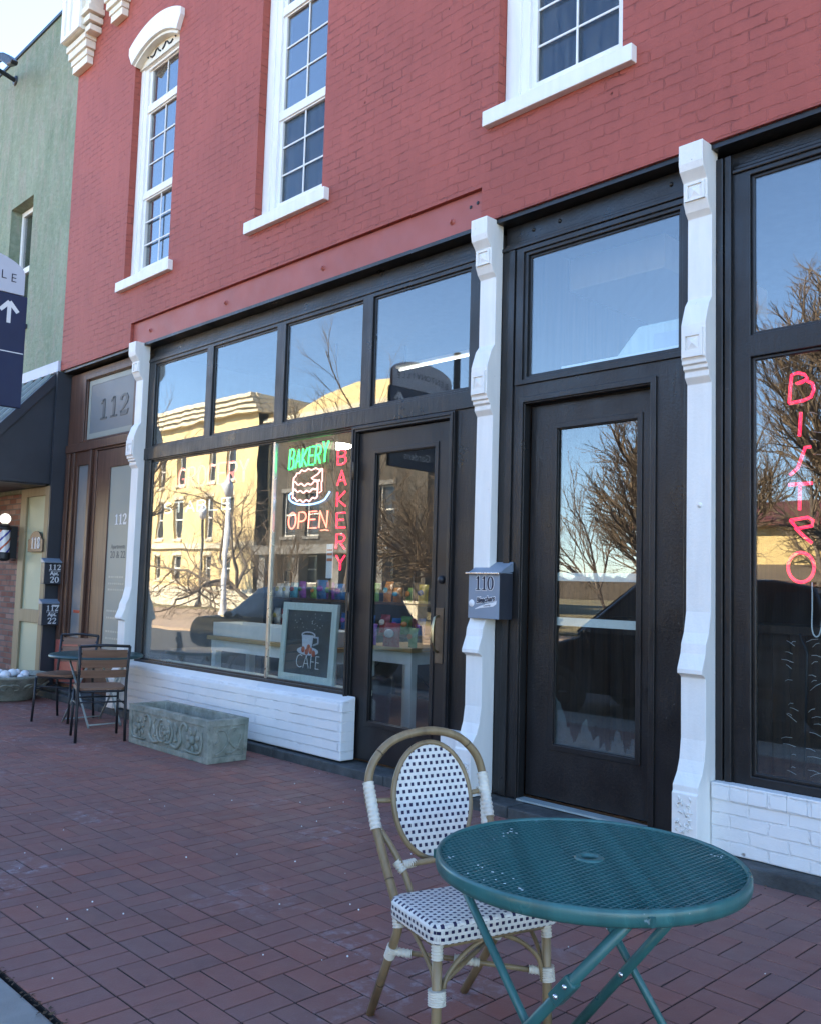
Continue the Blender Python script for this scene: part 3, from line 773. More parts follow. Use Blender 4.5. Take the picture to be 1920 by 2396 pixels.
def door(x0, x1, z0, z1, gx0, gx1, gz0, gz1, y, glassmat, mat):
    d = MB().plate(rect(x0, x1, z0, z1), [rect(gx0, gx1, gz0, gz1)], y, y+.045).build('door', mat, bld, .004)
    b = MB(); b.plate(rect(gx0-.03, gx1+.03, gz0-.03, gz1+.03), [rect(gx0+.008, gx1-.008, gz0+.008, gz1-.008)], y-.009, y-.001)
    b.plate(rect(gx0+.001, gx1-.001, gz0+.001, gz1-.001), [rect(gx0+.015, gx1-.015, gz0+.015, gz1-.015)], y+.002, y+.014)
    b.build('glazing_bead', mat, d, .003)
    box('door_pane', glassmat, d, gx0+.002, gx1-.002, y+.018, y+.024, gz0+.002, gz1-.002)
    return d
d1 = door(-5.74, -4.68, .095, 2.77, -5.54, -4.84, .40, 2.59, .115, 'g_door', 'blackdoor')
MB().box(-4.80, -4.715, .108, .1145, .93, 1.345).build('handle_plate', 'bronze', d1, .003)
MB().tube([(-4.765, .108, 1.285), (-4.768, .07, 1.27), (-4.77, .052, 1.20), (-4.77, .052, 1.09), (-4.768, .07, 1.03), (-4.765, .108, 1.015)], [.010, .012, .015, .015, .012, .010], 10).build('handle', 'brass', d1)
MB().lathe([(0, .032), (.022, .03), (.03, .012), (.032, 0)], n=20).build('deadbolt', 'iron', d1, 0, Matrix.Translation((-4.745, .114, 1.557)) @ Matrix.Rotation(R(90), 4, 'X'))
for z in (.33, 1.36, 2.45):
    MB().tube([(-5.748, .060, z-.075), (-5.748, .060, z+.075)], .009, 8).build('hinge', 'bronze', d1)

# ---- the 110 entrance
fr = MB()
fr.plate([(-4.20, .08), (-3.972, .08), (-3.972, 2.80), (-2.978, 2.80), (-2.978, .08), (-2.686, .08), (-2.686, 3.98), (-4.20, 3.98)], [rect(-3.965, -2.78, 2.995, 3.875)], .10, .17)
fr110 = fr.build('entrance_frame', 'black', bld, .005)
t = MB()
t.plate(rect(-4.06, -2.70, 2.94, 3.935), [rect(-3.995, -2.755, 2.975, 3.90)], .085, .0995)
t.plate(rect(-3.969, -2.776, 2.991, 3.879), [rect(-3.947, -2.798, 3.012, 3.857)], .12, .15)
t.box(-4.20, -2.686, .085, .0985, 3.945, 3.972); t.box(-4.20, -2.686, .115, .2, 3.983, 4.005); t.box(-4.20, -2.686, .135, .21, 4.007, 4.142)
for x in (-3.95, -3.72, -2.86): t.lathe([(0, .02), (.014, .018), (.018, 0)], (0, 0, 0), 8) if False else t.sphere((x, .135, 4.07), .016, 8, 5)
t.box(-4.13, -4.075, .082, .0990, .085, 3.94); t.box(-2.74, -2.688, .085, .0990, .085, 2.97)
t.plate([(-4.02, .085), (-3.98, .085), (-3.98, 2.81), (-2.97, 2.81), (-2.97, .085), (-2.93, .085), (-2.93, 2.85), (-4.02, 2.85)], [], .086, .0988)
t.build('moulding', 'black', fr110, .004)
box('transom_pane', 'g_trans', fr110, -3.963, -2.782, .128, .134, 2.997, 3.873)
d2 = door(-3.966, -2.984, .11, 2.79, -3.745, -3.10, .465, 2.62, .172, 'g_bistro', 'black')
for z0, z1 in ((1.567, 1.622), (1.266, 1.321)): box('glass_band', 'whitetrim', d2, -3.742, -3.103, .199, .206, z0, z1)
rg = random.Random(11); pts = [(-3.742, .47), (-3.104, .47)]; top = []
for q, z in ((0, .60), (.05, .585), (.10, .52), (.13, .50), (.17, .56), (.20, .605), (.24, .62), (.28, .56), (.31, .50), (.35, .485), (.38, .53), (.42, .50), (.45, .56), (.50, .545), (.56, .60), (.60, .66), (.64, .63), (.68, .57), (.72, .52), (.74, .505), (.78, .545), (.82, .60), (.88, .69), (.94, .76), (1, .80)):
    for d in (0, .012, .024): top.append((-3.104-min(1, q+d)*.636, z+rg.uniform(-.014, .014)))
top = sorted(set(top), key=lambda p: -p[0])
MB().plate(pts+top, [], .1965, .199).build('torn_film', 'film', d2)
box('threshold', 'palemetal', bld, -3.97, -2.98, .08, .17, .0775, .09)

# ---- bistro window
fr = MB()
BW = [(-2.33, -.95), (-.80, .70)]
fr.plate(rect(-2.45, .89, .455, 4.02), [rect(a, b, 3.0, 3.955) for a, b in BW]+[rect(a, b, .505, 2.87) for a, b in BW], .10, .165)
frb = fr.build('shopfront_frame', 'black', bld, .005)
t = MB()
for a, b in BW:
    t.plate(rect(a-.003, b+.003, 2.997, 3.958), [rect(a+.02, b-.02, 3.02, 3.935)], .119, .15)
    t.plate(rect(a-.003, b+.003, .502, 2.873), [rect(a+.02, b-.02, .525, 2.85)], .119, .15)
t.box(-2.53, -2.485, .072, .13, .455, 4.10); t.box(-2.475, -2.435, .072, .0990, .455, 4.10)
t.box(-2.435, .89, .085, .0985, 3.985, 4.01); t.box(-2.48, .89, .12, .2, 4.023, 4.05); t.box(-2.53, .89, .15, .21, 4.052, 4.142)
t.build('moulding', 'black', frb, .006)
for a, b in BW:
    box('transom_pane', 'g_trans', frb, a+.002, b-.002, .128, .134, 3.002, 3.953)
    box('shop_pane', 'g_bistro', frb, a+.002, b-.002, .128, .134, .507, 2.868)

# ---- the 112 entrance
fr = MB()
fr.plate([(-11.56, .10), (-10.685, .10), (-10.685, 3.06), (-9.645, 3.06), (-9.645, .10), (-9.585, .10), (-9.585, 4.12), (-11.56, 4.12)],
         [rect(-11.06, -9.80, 3.225, 3.99), rect(-11.22, -10.87, .75, 2.91)], .125, .20)
f112 = fr.build('entrance_frame', 'brown', bld, .006)
t = MB()
t.plate(rect(-11.16, -9.62, 3.20, 4.06), [rect(-11.08, -9.79, 3.215, 4.0)], .108, .1245)
t.box(-11.55, -9.59, .095, .1245, 3.085, 3.195); t.box(-10.84, -10.77, .085, .1243, .12, 3.08); t.box(-11.33, -11.27, .095, .1243, .7, 3.08); t.box(-11.53, -11.42, .10, .1242, .12, 3.08)
t.build('moulding', 'brown', f112, .006)
tp = box('transom_pane', 'frostdark', f112, -11.06, -9.80, .15, .158, 3.225, 3.99)
MB().plate(rect(-11.05, -9.81, 3.235, 3.98), [rect(-10.99, -9.83, 3.30, 3.92)], .1465, .1495).build('pane_border', 'frost', tp)
number('house_number', '112', 'etch', tp, -10.74, 3.455, .25, .144, .1495, pitch=1.06, sx=1.75)
sl = box('sidelight_pane', 'frostdark', f112, -11.22, -10.87, .15, .158, .75, 2.91)
box('red_sticker', 'pred', sl, -11.15, -10.98, .146, .1495, 1.05, 1.085)
d3 = MB().plate(rect(-10.68, -9.65, .12, 3.055), [rect(-10.335, -9.80, .66, 2.83)], .135, .185).build('door', 'brown', bld, .006)
dp = box('door_pane', 'frost', d3, -10.335, -9.80, .15, .158, .66, 2.83)
number('etched_number', '112', 'letterwhite', dp, -10.17, 2.13, .125, .1465, .1495, pitch=.8, sx=1.4)
for z, s_, b in ((1.83, .075, 'Apartments'), (1.71, .12, '20 & 22')):
    text('etched_lettering', b, s_, 'etch' if s_ > .07 else 'letterfaint', dp, (-10.05, .149, z), depth=.001)
rt = random.Random(2)
for z in (1.50, 1.42, 1.35, 1.10, 1.02, .86, .78):
    ln = MB(); x = -10.25
    while x < -9.9:
        w = rt.uniform(.02, .05); ln.box(x, x+w, .1475, .1495, z, z+.022); x += w+.016
    ln.build('faint_lettering', 'letterfaint', dp)
box('red_panel', 'redsmooth', bld, -11.5, -10.72, .095, .124, .16, .70, bevel=.01)
box('step', 'stone', bld, -11.5, -9.6, -.03, .20, .076, .118, bevel=.01)
box('return_board', 'charcoal', bld, -11.62, -11.572, -.055, .30, .08, ZL-.02)
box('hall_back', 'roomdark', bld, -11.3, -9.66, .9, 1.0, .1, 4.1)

# ---- rooms behind the glass
def room(x0, x1, y0, y1, z0, z1, wall, floor, ceil, name):
    MB().box(x0-.02, x1+.02, y0, y1+.02, z0-.03, z0).build('floor', floor, bld)
    MB().box(x0-.02, x1+.02, y0, y1+.02, z1, z1+.03).build('ceiling', ceil, bld)
    w = MB().box(x0-.06, x0, y0, y1, z0, z1); w.box(x1, x1+.06, y0, y1, z0, z1); w.box(x0-.06, x1+.06, y1, y1+.06, z0, z1)
    return w.build('partition_wall', wall, bld)
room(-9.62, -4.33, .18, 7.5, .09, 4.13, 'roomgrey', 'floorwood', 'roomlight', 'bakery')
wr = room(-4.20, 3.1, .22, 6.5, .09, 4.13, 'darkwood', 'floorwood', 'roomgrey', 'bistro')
pn = MB(); x = -4.18
while x < 3.0:
    pn.box(x, x+.118, 1.52, 1.545, .09, 1.24); x += .122
pn.build('counter_boards', 'darkwood', wr)
box('counter_top', 'darkwood', wr, -4.18, 3.0, 1.45, 2.1, 1.245, 1.30)

# ================================================================== GREEN STUCCO BUILDING
gb = thing('stucco_building', 'green stucco shop building with brown brick base and dark metal awning', 'building', (-16, 0, 0))
gw = MB().plate(rect(-21, -11.634, 2.62, 9.40), [rect(-13.77, -12.935, 5.05, 6.965), rect(-17.4, -16.5, 5.05, 6.965)], .004, .30)
gw.box(-21, -20.7, .302, 11, 0, 9.38); gw.box(-21, -11.64, 11.002, 11.3, 0, 9.38)
W0 = gw.build('wall', 'stucco', gb)
cp = MB().box(-21, -11.66, -.02, .33, 9.402, 9.45).build('coping', 'charcoal', gb)
box('roof', 'asphalt', gb, -21, -11.7, .31, 11.5, 9.0, 9.2)
for x0 in (-13.77, -17.4):
    w = MB().plate(rect(x0+.01, x0+.825, 5.06, 6.955), [rect(x0+.08, x0+.755, 5.15, 5.97), rect(x0+.08, x0+.755, 6.06, 6.88)], .16, .22).build('window', 'whitetrim', gb, .004)
    box('pane', 'g_up', w, x0+.07, x0+.765, .19, .196, 5.14, 6.89)
    box('sill', 'charcoal', w, x0-.05, x0+.90, -.06, .15, 4.985, 5.045, bevel=.005)
box('upper_room', 'roomdark', gb, -20.6, -11.8, 1.8, 1.9, 4.5, 9)
box('brick_base', 'facebrick', gb, -21, -12.53, -.055, .28, .08, 2.60)
box('base_course', 'stone', gb, -21, -11.63, -.09, .28, -.02, .079, bevel=.006)
box('flashing', 'signgrey', gb, -21, -11.636, -.035, .0035, 4.17, 4.315, bevel=.004)
fr = MB().plate(rect(-12.52, -11.605, .08, 2.66), [rect(-12.325, -11.725, 1.06, 2.545), rect(-12.325, -11.725, .20, .89)], -.06, .0)
dr = fr.build('door_casing', 'tan', gb, .006)
box('door_pane', 'frostgreen', dr, -12.33, -11.72, -.03, -.022, 1.055, 2.55)
box('door_pane', 'frostgreen', dr, -12.33, -11.72, -.03, -.022, .195, .895)
pl = MB().plate([(-12.13, 1.81), (-11.67, 1.81), (-11.67, 1.97), (-11.72, 1.985)]+[(-11.9+.17*math.cos(a*PI/8), 1.99+.09*math.sin(a*PI/8)) for a in range(1, 8)]+[(-12.08, 1.985), (-12.13, 1.97)], [], -.085, -.062).build('number_plaque', 'bronze', gb, .003)
nb = MB()
for i, ch in enumerate('118'): serif(nb, ch, -12.02+i*.098, 1.85, .15, -.091, -.0855)
nb.build('number', 'letterwhite', pl)
# awning: sloping standing seam sheet with closed ends
aw = MB().plate([(-.002, 4.16), (-.002, 4.08), (-1.10, 2.80), (-1.10, 2.62), (-1.16, 2.62), (-1.16, 2.86)], [], -21, -11.66, axis='x').build('awning', 'awningsheet', gb, .004)
sm = MB(); x = -11.9
while x > -20: sm.plate([(-.004, 4.215), (-.004, 4.162), (-1.162, 2.864), (-1.162, 2.915)], [], x-.012, x+.012, axis='x'); x -= .30
sm.build('standing_seam', 'palemetal', aw)
MB().plate([(-.003, 4.075), (-1.098, 2.79), (-1.098, 2.67), (-.003, 2.69)], [], -11.70, -11.665, axis='x').build('end_panel', 'charcoal', aw)
tr = MB(); tr.plate([(-.004, 4.20), (-.004, 4.03), (-1.17, 2.69), (-1.17, 2.87)], [], -11.663, -11.640, axis='x'); tr.build('edge_trim', 'boxdark', aw, .003)
box('awning_soffit', 'charcoal', aw, -20.9, -11.70, -1.09, -.07, 2.665, 2.69)

place(gb, (-16, 0, 0))

# ---- things fixed by the green building
bp = thing('barber_pole', 'red, white and blue barber pole with round lit globe on brick wall', 'barber pole', (-12.61, -.22, 1.7))
MB().lathe([(0, -.02), (.05, -.015), (.085, .0), (.095, .03), (.085, .05), (.095, .075), (.085, .10), (.0, .10)], n=24).build('base_cap', 'iron', bp)
MB().lathe([(0, .40), (.085, .40), (.095, .42), (.085, .445), (.06, .475), (.04, .49), (0, .49)], n=24).build('top_cap', 'iron', bp)
MB().sphere((0, 0, .555), .072, 20, 12).build('globe', 'globe', bp)
cy = MB().lathe([(.078, .10), (.078, .40)], n=32).build('cylinder', 'poleglass', bp)
for k, m in ((0, 'pblue'), (1, 'pred'), (2, 'pblue'), (3, 'pred')):
    st = MB(); vs = []; fs = []
    for i in range(25):
        for w in range(6):
            a = 2*PI*(k/4)+i/24*PI*1.15+w*.09; vs.append((.0800*math.cos(a), .0800*math.sin(a), .10+.30*i/24))
    for i in range(24):
        for w in range(5): fs.append((6*i+w, 6*i+w+1, 6*i+w+7, 6*i+w+6))
    st.add(vs, fs, True).build('stripe', m, cy)
MB().box(-.03, .03, .07, .168, .02, .46).build('bracket', 'iron', bp, .004)
MB().tube([(.05, .09, .0), (.05, .15, .0)], .01).build('fixing_bolt', 'iron', bp)

def wall_box(z, apt, sticker, label):
    t = thing('mailbox', label, 'mailbox', (-11.57, .015, z), 0, 'apartment mailboxes beside the stained door')
    w = .265; h = .315; d = .10
    MB().box(.0, d, -w/2, w/2, 0, h-.045).build('body', 'boxdark', t, .006)
    l = MB().plate([(-w/2-.012, 0), (w/2+.012, 0), (w/2+.012, .02), (-w/2-.012, .02)], [], 0, .01, axis='x')
    lid = MB().plate([(0, h-.043), (d+.02, h-.043), (d+.022, h-.028), (.0, h+.02)], [], -w/2-.012, w/2+.012, axis='y').build('lid', 'boxgrey', t, .004)
    M4 = Matrix.Translation((d+.001, 0, 0)) @ Matrix.Rotation(R(90), 4, 'Z')
    b = MB()
    for i, c in enumerate('112'): serif(b, c, -.080+i*.054, .185, .068, -.0015, .0005, M4, 1.35)
    b.build('number', 'letterwhite', t)
    b = MB()
    for i, c in enumerate(apt): serif(b, c, -.056+i*.060, .022, .075, -.0015, .0005, M4, 1.35)
    b.build('number', 'letterwhite', t)
    text('lettering', 'E Central Ave', .026, 'letterwhite', t, (d+.0015, 0, .158), (R(90), 0, R(90)), .0006)
    text('lettering', 'Apt.', .066, 'letterwhite', t, (d+.0015, 0, .105), (R(90), 0, R(90)), .0006, bold=.002)
    if sticker: MB().box(d+.0005, d+.002, -.01, .09, .238, .262).build('sticker', 'letterwhite', t)
wall_box(1.395, '20', False, 'dark mailbox numbered 112 Apt. 20, upper of the pair')
wall_box(.875, '22', True, 'dark mailbox numbered 112 Apt. 22 with a pale sticker, lower of the pair')

# ---- the 110 mailbox on the pilaster
mb110 = thing('mailbox', 'grey metal mailbox numbered 110 with a baseball script logo', 'mailbox', (-4.19, .098, 1.29))
w = .282; dp_ = .145
MB().plate([(-w/2, 0), (w/2, 0), (w/2, .325), (-w/2, .325)], [], -dp_, -.002).build('body', 'boxgrey', mb110, .004)
MB().plate([(-dp_-.012, .315), (.0, .400), (.0, .330), (-dp_+.002, .316)], [], -w/2-.004, w/2+.004, axis='x').build('hood', 'boxgrey', mb110, .003)
MB().box(-w/2-.014, w/2+.012, -dp_-.022, -dp_-.002, .309, .323).build('lip', 'rivet', mb110, .003)
MB().box(w/2+.0005, w/2+.003, -dp_+.004, -.004, .002, .318).build('side_panel', 'boxdark', mb110)
Y1 = -dp_
o = MB()
for i, c in enumerate('110'): serif(o, c, -.080+i*.056, .198, .098, Y1-.0028, Y1-.0014, None, 1.12)
nn = o.build('number', 'ink', mb110)
o = MB()
for i, c in enumerate('110'):
    for dx, dz in ((-.004, 0), (.004, 0), (0, .004), (0, -.004), (-.003, .003), (.003, .003), (-.003, -.003), (.003, -.003)):
        serif(o, c, -.080+i*.056+dx, .198+dz, .098, Y1-.0012-(dx+dz)*.02, Y1-.0004-(dx+dz)*.02, None, 1.12)
o.build('number_outline', 'letterwhite', nn)
lg = text('script_logo', 'Bleachers', .056, 'ink', mb110, (.022, Y1-.0035, .105), (R(90), R(-7), 0), .0006, shear=.35, sx=.78, bold=.0012)
text('logo_outline', 'Bleachers', .056, 'letterwhite', lg, (.022, Y1-.0016, .105), (R(90), R(-7), 0), .0006, shear=.35, sx=.78, bold=.006)
o = MB(); ribbon(o, [(-.075, .066, .004), (-.03, .080, .014), (.03, .092, .024), (.085, .100, .028), (.112, .112, .020), (.118, .128, .006)], Y1-.002, Y1-.0006)
sw = o.build('logo_tail', 'letterwhite', lg)
text('logo_lettering', 'Catering', .018, 'ink', lg, (.035, Y1-.003, .084), (R(90), R(-7), 0), .0004, shear=.3)
MB().lathe([(0, .003), (.024, .003), (.026, 0)], n=24).build('baseball', 'letterwhite', lg, 0, Matrix.Translation((-.108, Y1-.0002, .105)) @ Matrix.Rotation(R(90), 4, 'X'))

# ---- wayfinding sign
sg = thing('wayfinding_sign', 'navy wayfinding sign with pale arched header and white arrow', 'sign', (-7.70, -2.5, 0))
def sy(y): return y+2.5
hd = [(sy(-3.0), 3.845), (sy(-2.0), 3.845), (sy(-2.0), 3.94)]
hd = [(-.5, 3.845), (.5, 3.845), (.5, 3.96)]+[(.5*math.cos(PI*i/16)*1.0, 4.02+.17*math.sin(PI*i/16)) for i in range(0, 17)]+[(-.5, 3.96)]
MB().plate(hd, [], -.02, .03, axis='x').build('header', 'signgrey', sg, .004)
pn = MB().box(-.02, .03, -.53, .53, 2.89, 3.84).build('panel', 'navy', sg, .005)
MB().box(.0302, .0325, -.52, .52, 3.345, 3.353).build('divider', 'letterwhite', pn)
def arrow(y, z, s):
    b = MB()
    ribbon(b, [(y, z-s*.5, s*.17), (y, z+s*.40, s*.17)], 0, .002, Matrix.Translation((.031, 0, 0)) @ Matrix.Rotation(R(90), 4, 'Z'))
    ribbon(b, [(y-s*.38, z+.02*s, s*.17), (y, z+s*.44, s*.19)], 0, .0021, Matrix.Translation((.0312, 0, 0)) @ Matrix.Rotation(R(90), 4, 'Z'))
    ribbon(b, [(y+s*.38, z+.02*s, s*.17), (y, z+s*.44, s*.19)], 0, .0022, Matrix.Translation((.0314, 0, 0)) @ Matrix.Rotation(R(90), 4, 'Z'))
    b.build('arrow', 'letterwhite', pn)
arrow(.385, 3.685, .19)
text('lettering', 'Regional', .13, 'letterwhite', pn, (.032, .30, 3.13), (R(90), 0, R(90)), .001, 'RIGHT')
text('lettering', 'Gardens', .13, 'letterwhite', pn, (.032, .30, 2.97), (R(90), 0, R(90)), .001, 'RIGHT')
text('lettering', 'Downtown', .13, 'letterwhite', pn, (.032, .18, 3.62), (R(90), 0, R(90)), .001, 'RIGHT') if False else None
n = 'BENTONVILLE'
for i, c in enumerate(n):
    y = -.405+i*.081; z = 3.885+.075*math.cos(y*2.7)
    text('lettering', c, .105, 'ink', sg, (.032, y, z), (R(90)+0, 0, R(90)), .001, bold=-.001)
MB().tube([(.0, -.62, 0), (.0, -.62, 4.45)], .045, 14).build('post', 'iron', sg)
MB().lathe([(0, .12), (.05, .12), (.09, .03), (.12, 0)], (0, -.62, 0), 16).build('post_base', 'iron', sg)
MB().box(-.015, .015, -.60, -.45, 3.0, 3.05).box(-.015, .015, -.60, -.45, 3.70, 3.75).build('bracket', 'iron', sg)

# ---- gooseneck lamp high on the green wall
sl_ = thing('wall_lamp', 'dark curled gooseneck lamp high on the green stucco wall', 'wall lamp', (-13.1, 0, 8.95))
MB().lathe([(0, .02), (.07, .02), (.08, 0)], n=14).build('wall_plate', 'iron', sl_, 0, Matrix.Translation((-.85, 0, .12)) @ Matrix.Rotation(R(90), 4, 'X'))
MB().tube(smooth_path([(-.85, 0, .12), (-.82, -.25, .16), (-.74, -.42, .14), (-.6, -.45, .11)]), .035, 10).build('arm', 'iron', sl_)
MB().plate([(-.75, .16), (-.5, .16), (-.27, .12), (-.03, .02), (.20, -.12), (.38, -.26), (.33, -.30), (.15, -.25), (-.04, -.12), (-.25, .0), (-.5, .05), (-.75, .06)], [], -.50, -.40).build('shade', 'iron', sl_, .02)

# ================================================================== FURNITURE
# ---- wicker bistro chair
ch = thing('wicker_chair', 'bistro chair with navy and cream woven seat and oval back', 'chair', (-2.4015, -2.4155, 0), math.atan2(-.268, .964))
arch_pts = [(.225, -.2, .395), (.176, -.2, .453), (.10, -.2, .547), (.022, -.2, .65), (-.028, -.201, .715), (-.046, -.200, .785), (-.056, -.172, .862), (-.062, -.09, .930), (-.064, .05, .956),
            (-.062, .18, .930), (-.056, .262, .862), (-.046, .292, .785), (-.028, .292, .715), (.022, .278, .65), (.10, .262, .547), (.176, .248, .453), (.225, .242, .395)]
ca = MB().tube(smooth_path(arch_pts), .0158, 12).build('back_arch', 'cane', ch)
nd = MB(); sp_ = smooth_path(arch_pts)
for i in (9, 22, 38, 57, 74, 86): nd.tube([sp_[i]-(sp_[i+1]-sp_[i]).normalized()*.002, sp_[i]+(sp_[i+1]-sp_[i]).normalized()*.002], .0164, 12)
nd.build('node', 'canedark', ca)
tilt = Matrix.Translation((-.012, .052, .712)) @ Matrix.Rotation(R(-13), 4, 'Y')
ov = [(0, .163*math.cos(2*PI*i/48), .207*math.sin(2*PI*i/48)) for i in range(48)]
MB().tube(ov, .0105, 10, closed=True).build('oval_rim', 'cane', ch, 0, tilt)
MB().plate([(p[1]*.965, p[2]*.965) for p in ov], [], -.004, .005, axis='x').build('backrest', 'weaveback', ch, 0, tilt)
MB().tube(smooth_path([(.006, -.193, .655), (.055, -.155, .585), (.10, -.128, .515), (.15, -.122, .45), (.20, -.13, .405)]), .0115, 10).build('back_brace', 'cane', ch)
MB().tube(smooth_path([(.006, .285, .655), (.055, .245, .585), (.10, .222, .515), (.15, .215, .45), (.20, .21, .405)]), .0115, 10).build('back_brace', 'cane', ch)
MB().tube([(.092, -.130, .522), (.070, .05, .520), (.092, .222, .522)], .0105, 10).build('cross_bar', 'cane', ch)
MB().tube([(-.02, .208, .72), (-.03, .288, .725)], .0095, 8).build('cross_bar', 'cane', ch)
MB().tube([(-.02, -.105, .72), (-.03, -.2, .725)], .0095, 8).build('cross_bar', 'cane', ch)
for s_ in ([(.225, -.2, .395), (.205, -.2, .34), (.165, -.2, .267), (.013, -.193, .002)], [(.225, .242, .395), (.205, .24, .34), (.165, .236, .267), (.0, .200, .002)]):
    l = MB().tube(s_, .0152, 12).build('leg', 'cane', ch)
    a, c = Vector(s_[2]), Vector(s_[3]); q = a.lerp(c, .5); t_ = (c-a).normalized()*.002
    MB().tube([q-t_, q+t_], .0158, 12).build('node', 'canedark', l)
for s_ in ([(.452, -.192, .40), (.460, -.194, .2), (.464, -.196, .002)], [(.452, .228, .40), (.458, .232, .2), (.462, .236, .002)]):
    l = MB().tube(s_, .0158, 12).build('leg', 'cane', ch)
st = MB()
def rrect(x0, x1, y0, y1, r, n=6):
    out = []
    for cx, cy, a0 in ((x1-r, y1-r, 0), (x0+r, y1-r, 90), (x0+r, y0+r, 180), (x1-r, y0+r, 270)):
        for i in range(n+1):
            a = R(a0+90*i/n); out.append((cx+r*math.cos(a), cy+r*math.sin(a)))
    return out
so = rrect(.175, .488, -.222, .268, .045)
vs = []; L = len(so); cx, cy = .33, .023
rings = [(.398, .0), (.404, -.004), (.447, -.004), (.456, .002), (.460, .012)]
for z, ins in rings:
    for x, y in so:
        d = Vector((cx-x, cy-y)).normalized(); vs.append((x+d.x*ins, y+d.y*ins, z))
fs = []
top_f = []
me_side = MB(); me_side.add(vs[:3*L], [(i*L+k, i*L+(k+1) % L, (i+1)*L+(k+1) % L, (i+1)*L+k) for i in range(2) for k in range(L)], True)
sd = me_side.build('seat_edge', 'weavefront', ch)
sd.data.materials.append(M['weaveside'])
for p in sd.data.polygons:
    if abs(p.normal.y) > abs(p.normal.x): p.material_index = 1
tp_ = MB(); tp_.add(vs[2*L:], [(i*L+k, i*L+(k+1) % L, (i+1)*L+(k+1) % L, (i+1)*L+k) for i in range(2) for k in range(L)]+[tuple(range(2*L, 3*L))], True)
tp_.add([(v[0], v[1], .398) for v in vs[:L]], [tuple(range(L))[::-1]])
tp_.build('seat', 'weaveseat', ch)
b = MB()
b.tube([(.225, -.2, .392), (.452, -.195, .388)], .0115, 10).tube([(.225, .242, .392), (.452, .23, .388)], .0115, 10).tube([(.452, -.19, .386), (.452, .23, .386)], .0115, 10)
b.build('seat_rail', 'cane', ch)
b = MB()
b.tube([(.168, -.2, .272), (.31, .01, .256), (.455, .225, .236)], .009, 10).tube([(.168, .236, .272), (.31, .028, .270), (.458, -.19, .262)], .009, 10)
b.build('stretcher', 'cane', ch)
b = MB()
for y0, sg_ in ((-.193, 1), (.231, -1)):
    b.tube(smooth_path([(.29, y0, .385), (.36, y0, .345), (.425, y0+.004*sg_, .285), (.443, y0, .21)]), .0078, 8)
    b.tube(smooth_path([(.452, y0+.17*sg_, .378), (.452, y0+.10*sg_, .345), (.456, y0+.035*sg_, .285), (.459, y0+.018*sg_, .21)]), .0078, 8)
b.build('curved_brace', 'cane', ch)
def wrap(a, b, r, n=7):
    a = Vector(a); b = Vector(b); pts = []; rs = []
    for i in range(n*4+1):
        pts.append(a.lerp(b, i/(n*4))); rs.append(r+.0016*math.cos(i*PI/2)*(1 if i % 4 in (0, 2) else 0))
    MB().tube(pts, rs, 12).build('binding', 'wrap', ch)
wrap((-.046, -.2, .785), (.03, -.2, .638), .0205, 10); wrap((-.01, -.197, .68), (.022, -.183, .628), .0145, 4)
wrap((-.046, .292, .785), (.03, .276, .638), .0205, 10); wrap((-.02, .286, .69), (.04, .255, .605), .0165, 6); wrap((-.030, .262, .724), (-.03, .29, .728), .0145, 4)
wrap((.082, -.145, .535), (.105, -.126, .505), .016, 4); wrap((.092, -.128, .522), (.078, -.07, .5215), .0145, 6)
wrap((.205, -.2, .425), (.218, -.2, .365), .0205, 6); wrap((.215, .242, .42), (.212, .242, .36), .017, 5)
wrap((.178, -.2, .29), (.155, -.2, .248), .018, 5); wrap((.170, -.2, .272), (.208, -.145, .266), .0135, 5)
wrap((.178, .237, .29), (.155, .235, .248), .018, 5)
wrap((.458, -.193, .255), (.462, -.194, .212), .028, 6); wrap((.456, .231, .255), (.46, .233, .21), .025, 6); wrap((.455, .228, .238), (.425, .182, .241), .0135, 5)
wrap((.452, -.192, .392), (.455, -.193, .345), .0185, 5); wrap((.452, .228, .392), (.455, .23, .35), .0175, 4)
wrap((.285, -.025, .26), (.335, .045, .252), .0135, 6)

# ---- teal folding table
tb = thing('folding_table', 'round teal metal mesh folding table with chipped rim', 'table', (-1.571, -2.557, 0))
RT = .449
MB().lathe([(RT-.016, .726), (RT-.010, .7295), (RT-.003, .727), (RT, .720), (RT+.001, .70), (RT-.002, .688), (RT-.008, .684), (RT-.012, .69), (RT-.014, .714), (RT-.016, .716)], n=96, closed=True).build('rim', 'teal', tb)
ms = MB(); sp = .0172
def strips(ang, z0, z1, wd, spc, rad):
    M4 = Matrix.Rotation(ang, 4, 'Z'); k = -rad
    while k < rad:
        hl = math.sqrt(max(0, rad*rad-k*k))
        if hl > .03:
            if abs(k) < .034:
                e = math.sqrt(.034**2-k*k)
                ms.box(-hl, -e, k-wd/2, k+wd/2, z0, z1, M4); ms.box(e, hl, k-wd/2, k+wd/2, z0, z1, M4)
            else: ms.box(-hl, hl, k-wd/2, k+wd/2, z0, z1, M4)
        k += spc
strips(R(17), .7165, .7205, .0066, .0172, RT-.0145); strips(R(17+72), .7185, .7225, .0052, .0192, RT-.0145)
ms.build('mesh_top', 'teal', tb)
MB().lathe([(.026, .727), (.040, .7275), (.044, .724), (.044, .712), (.026, .712)], n=32, closed=True).build('parasol_collar', 'teal', tb)
u = MB()
for y in (-.26, .25): u.box(-.37, .37, y-.012, y+.012, .690, .7145)
for x in (-.30, .30): u.box(x-.012, x+.012, -.30, .30, .688, .7135)
u.build('under_frame', 'teal', tb)
cpx = MB(); rc = random.Random(4)  # painted white specks, as light showing through the mesh holes
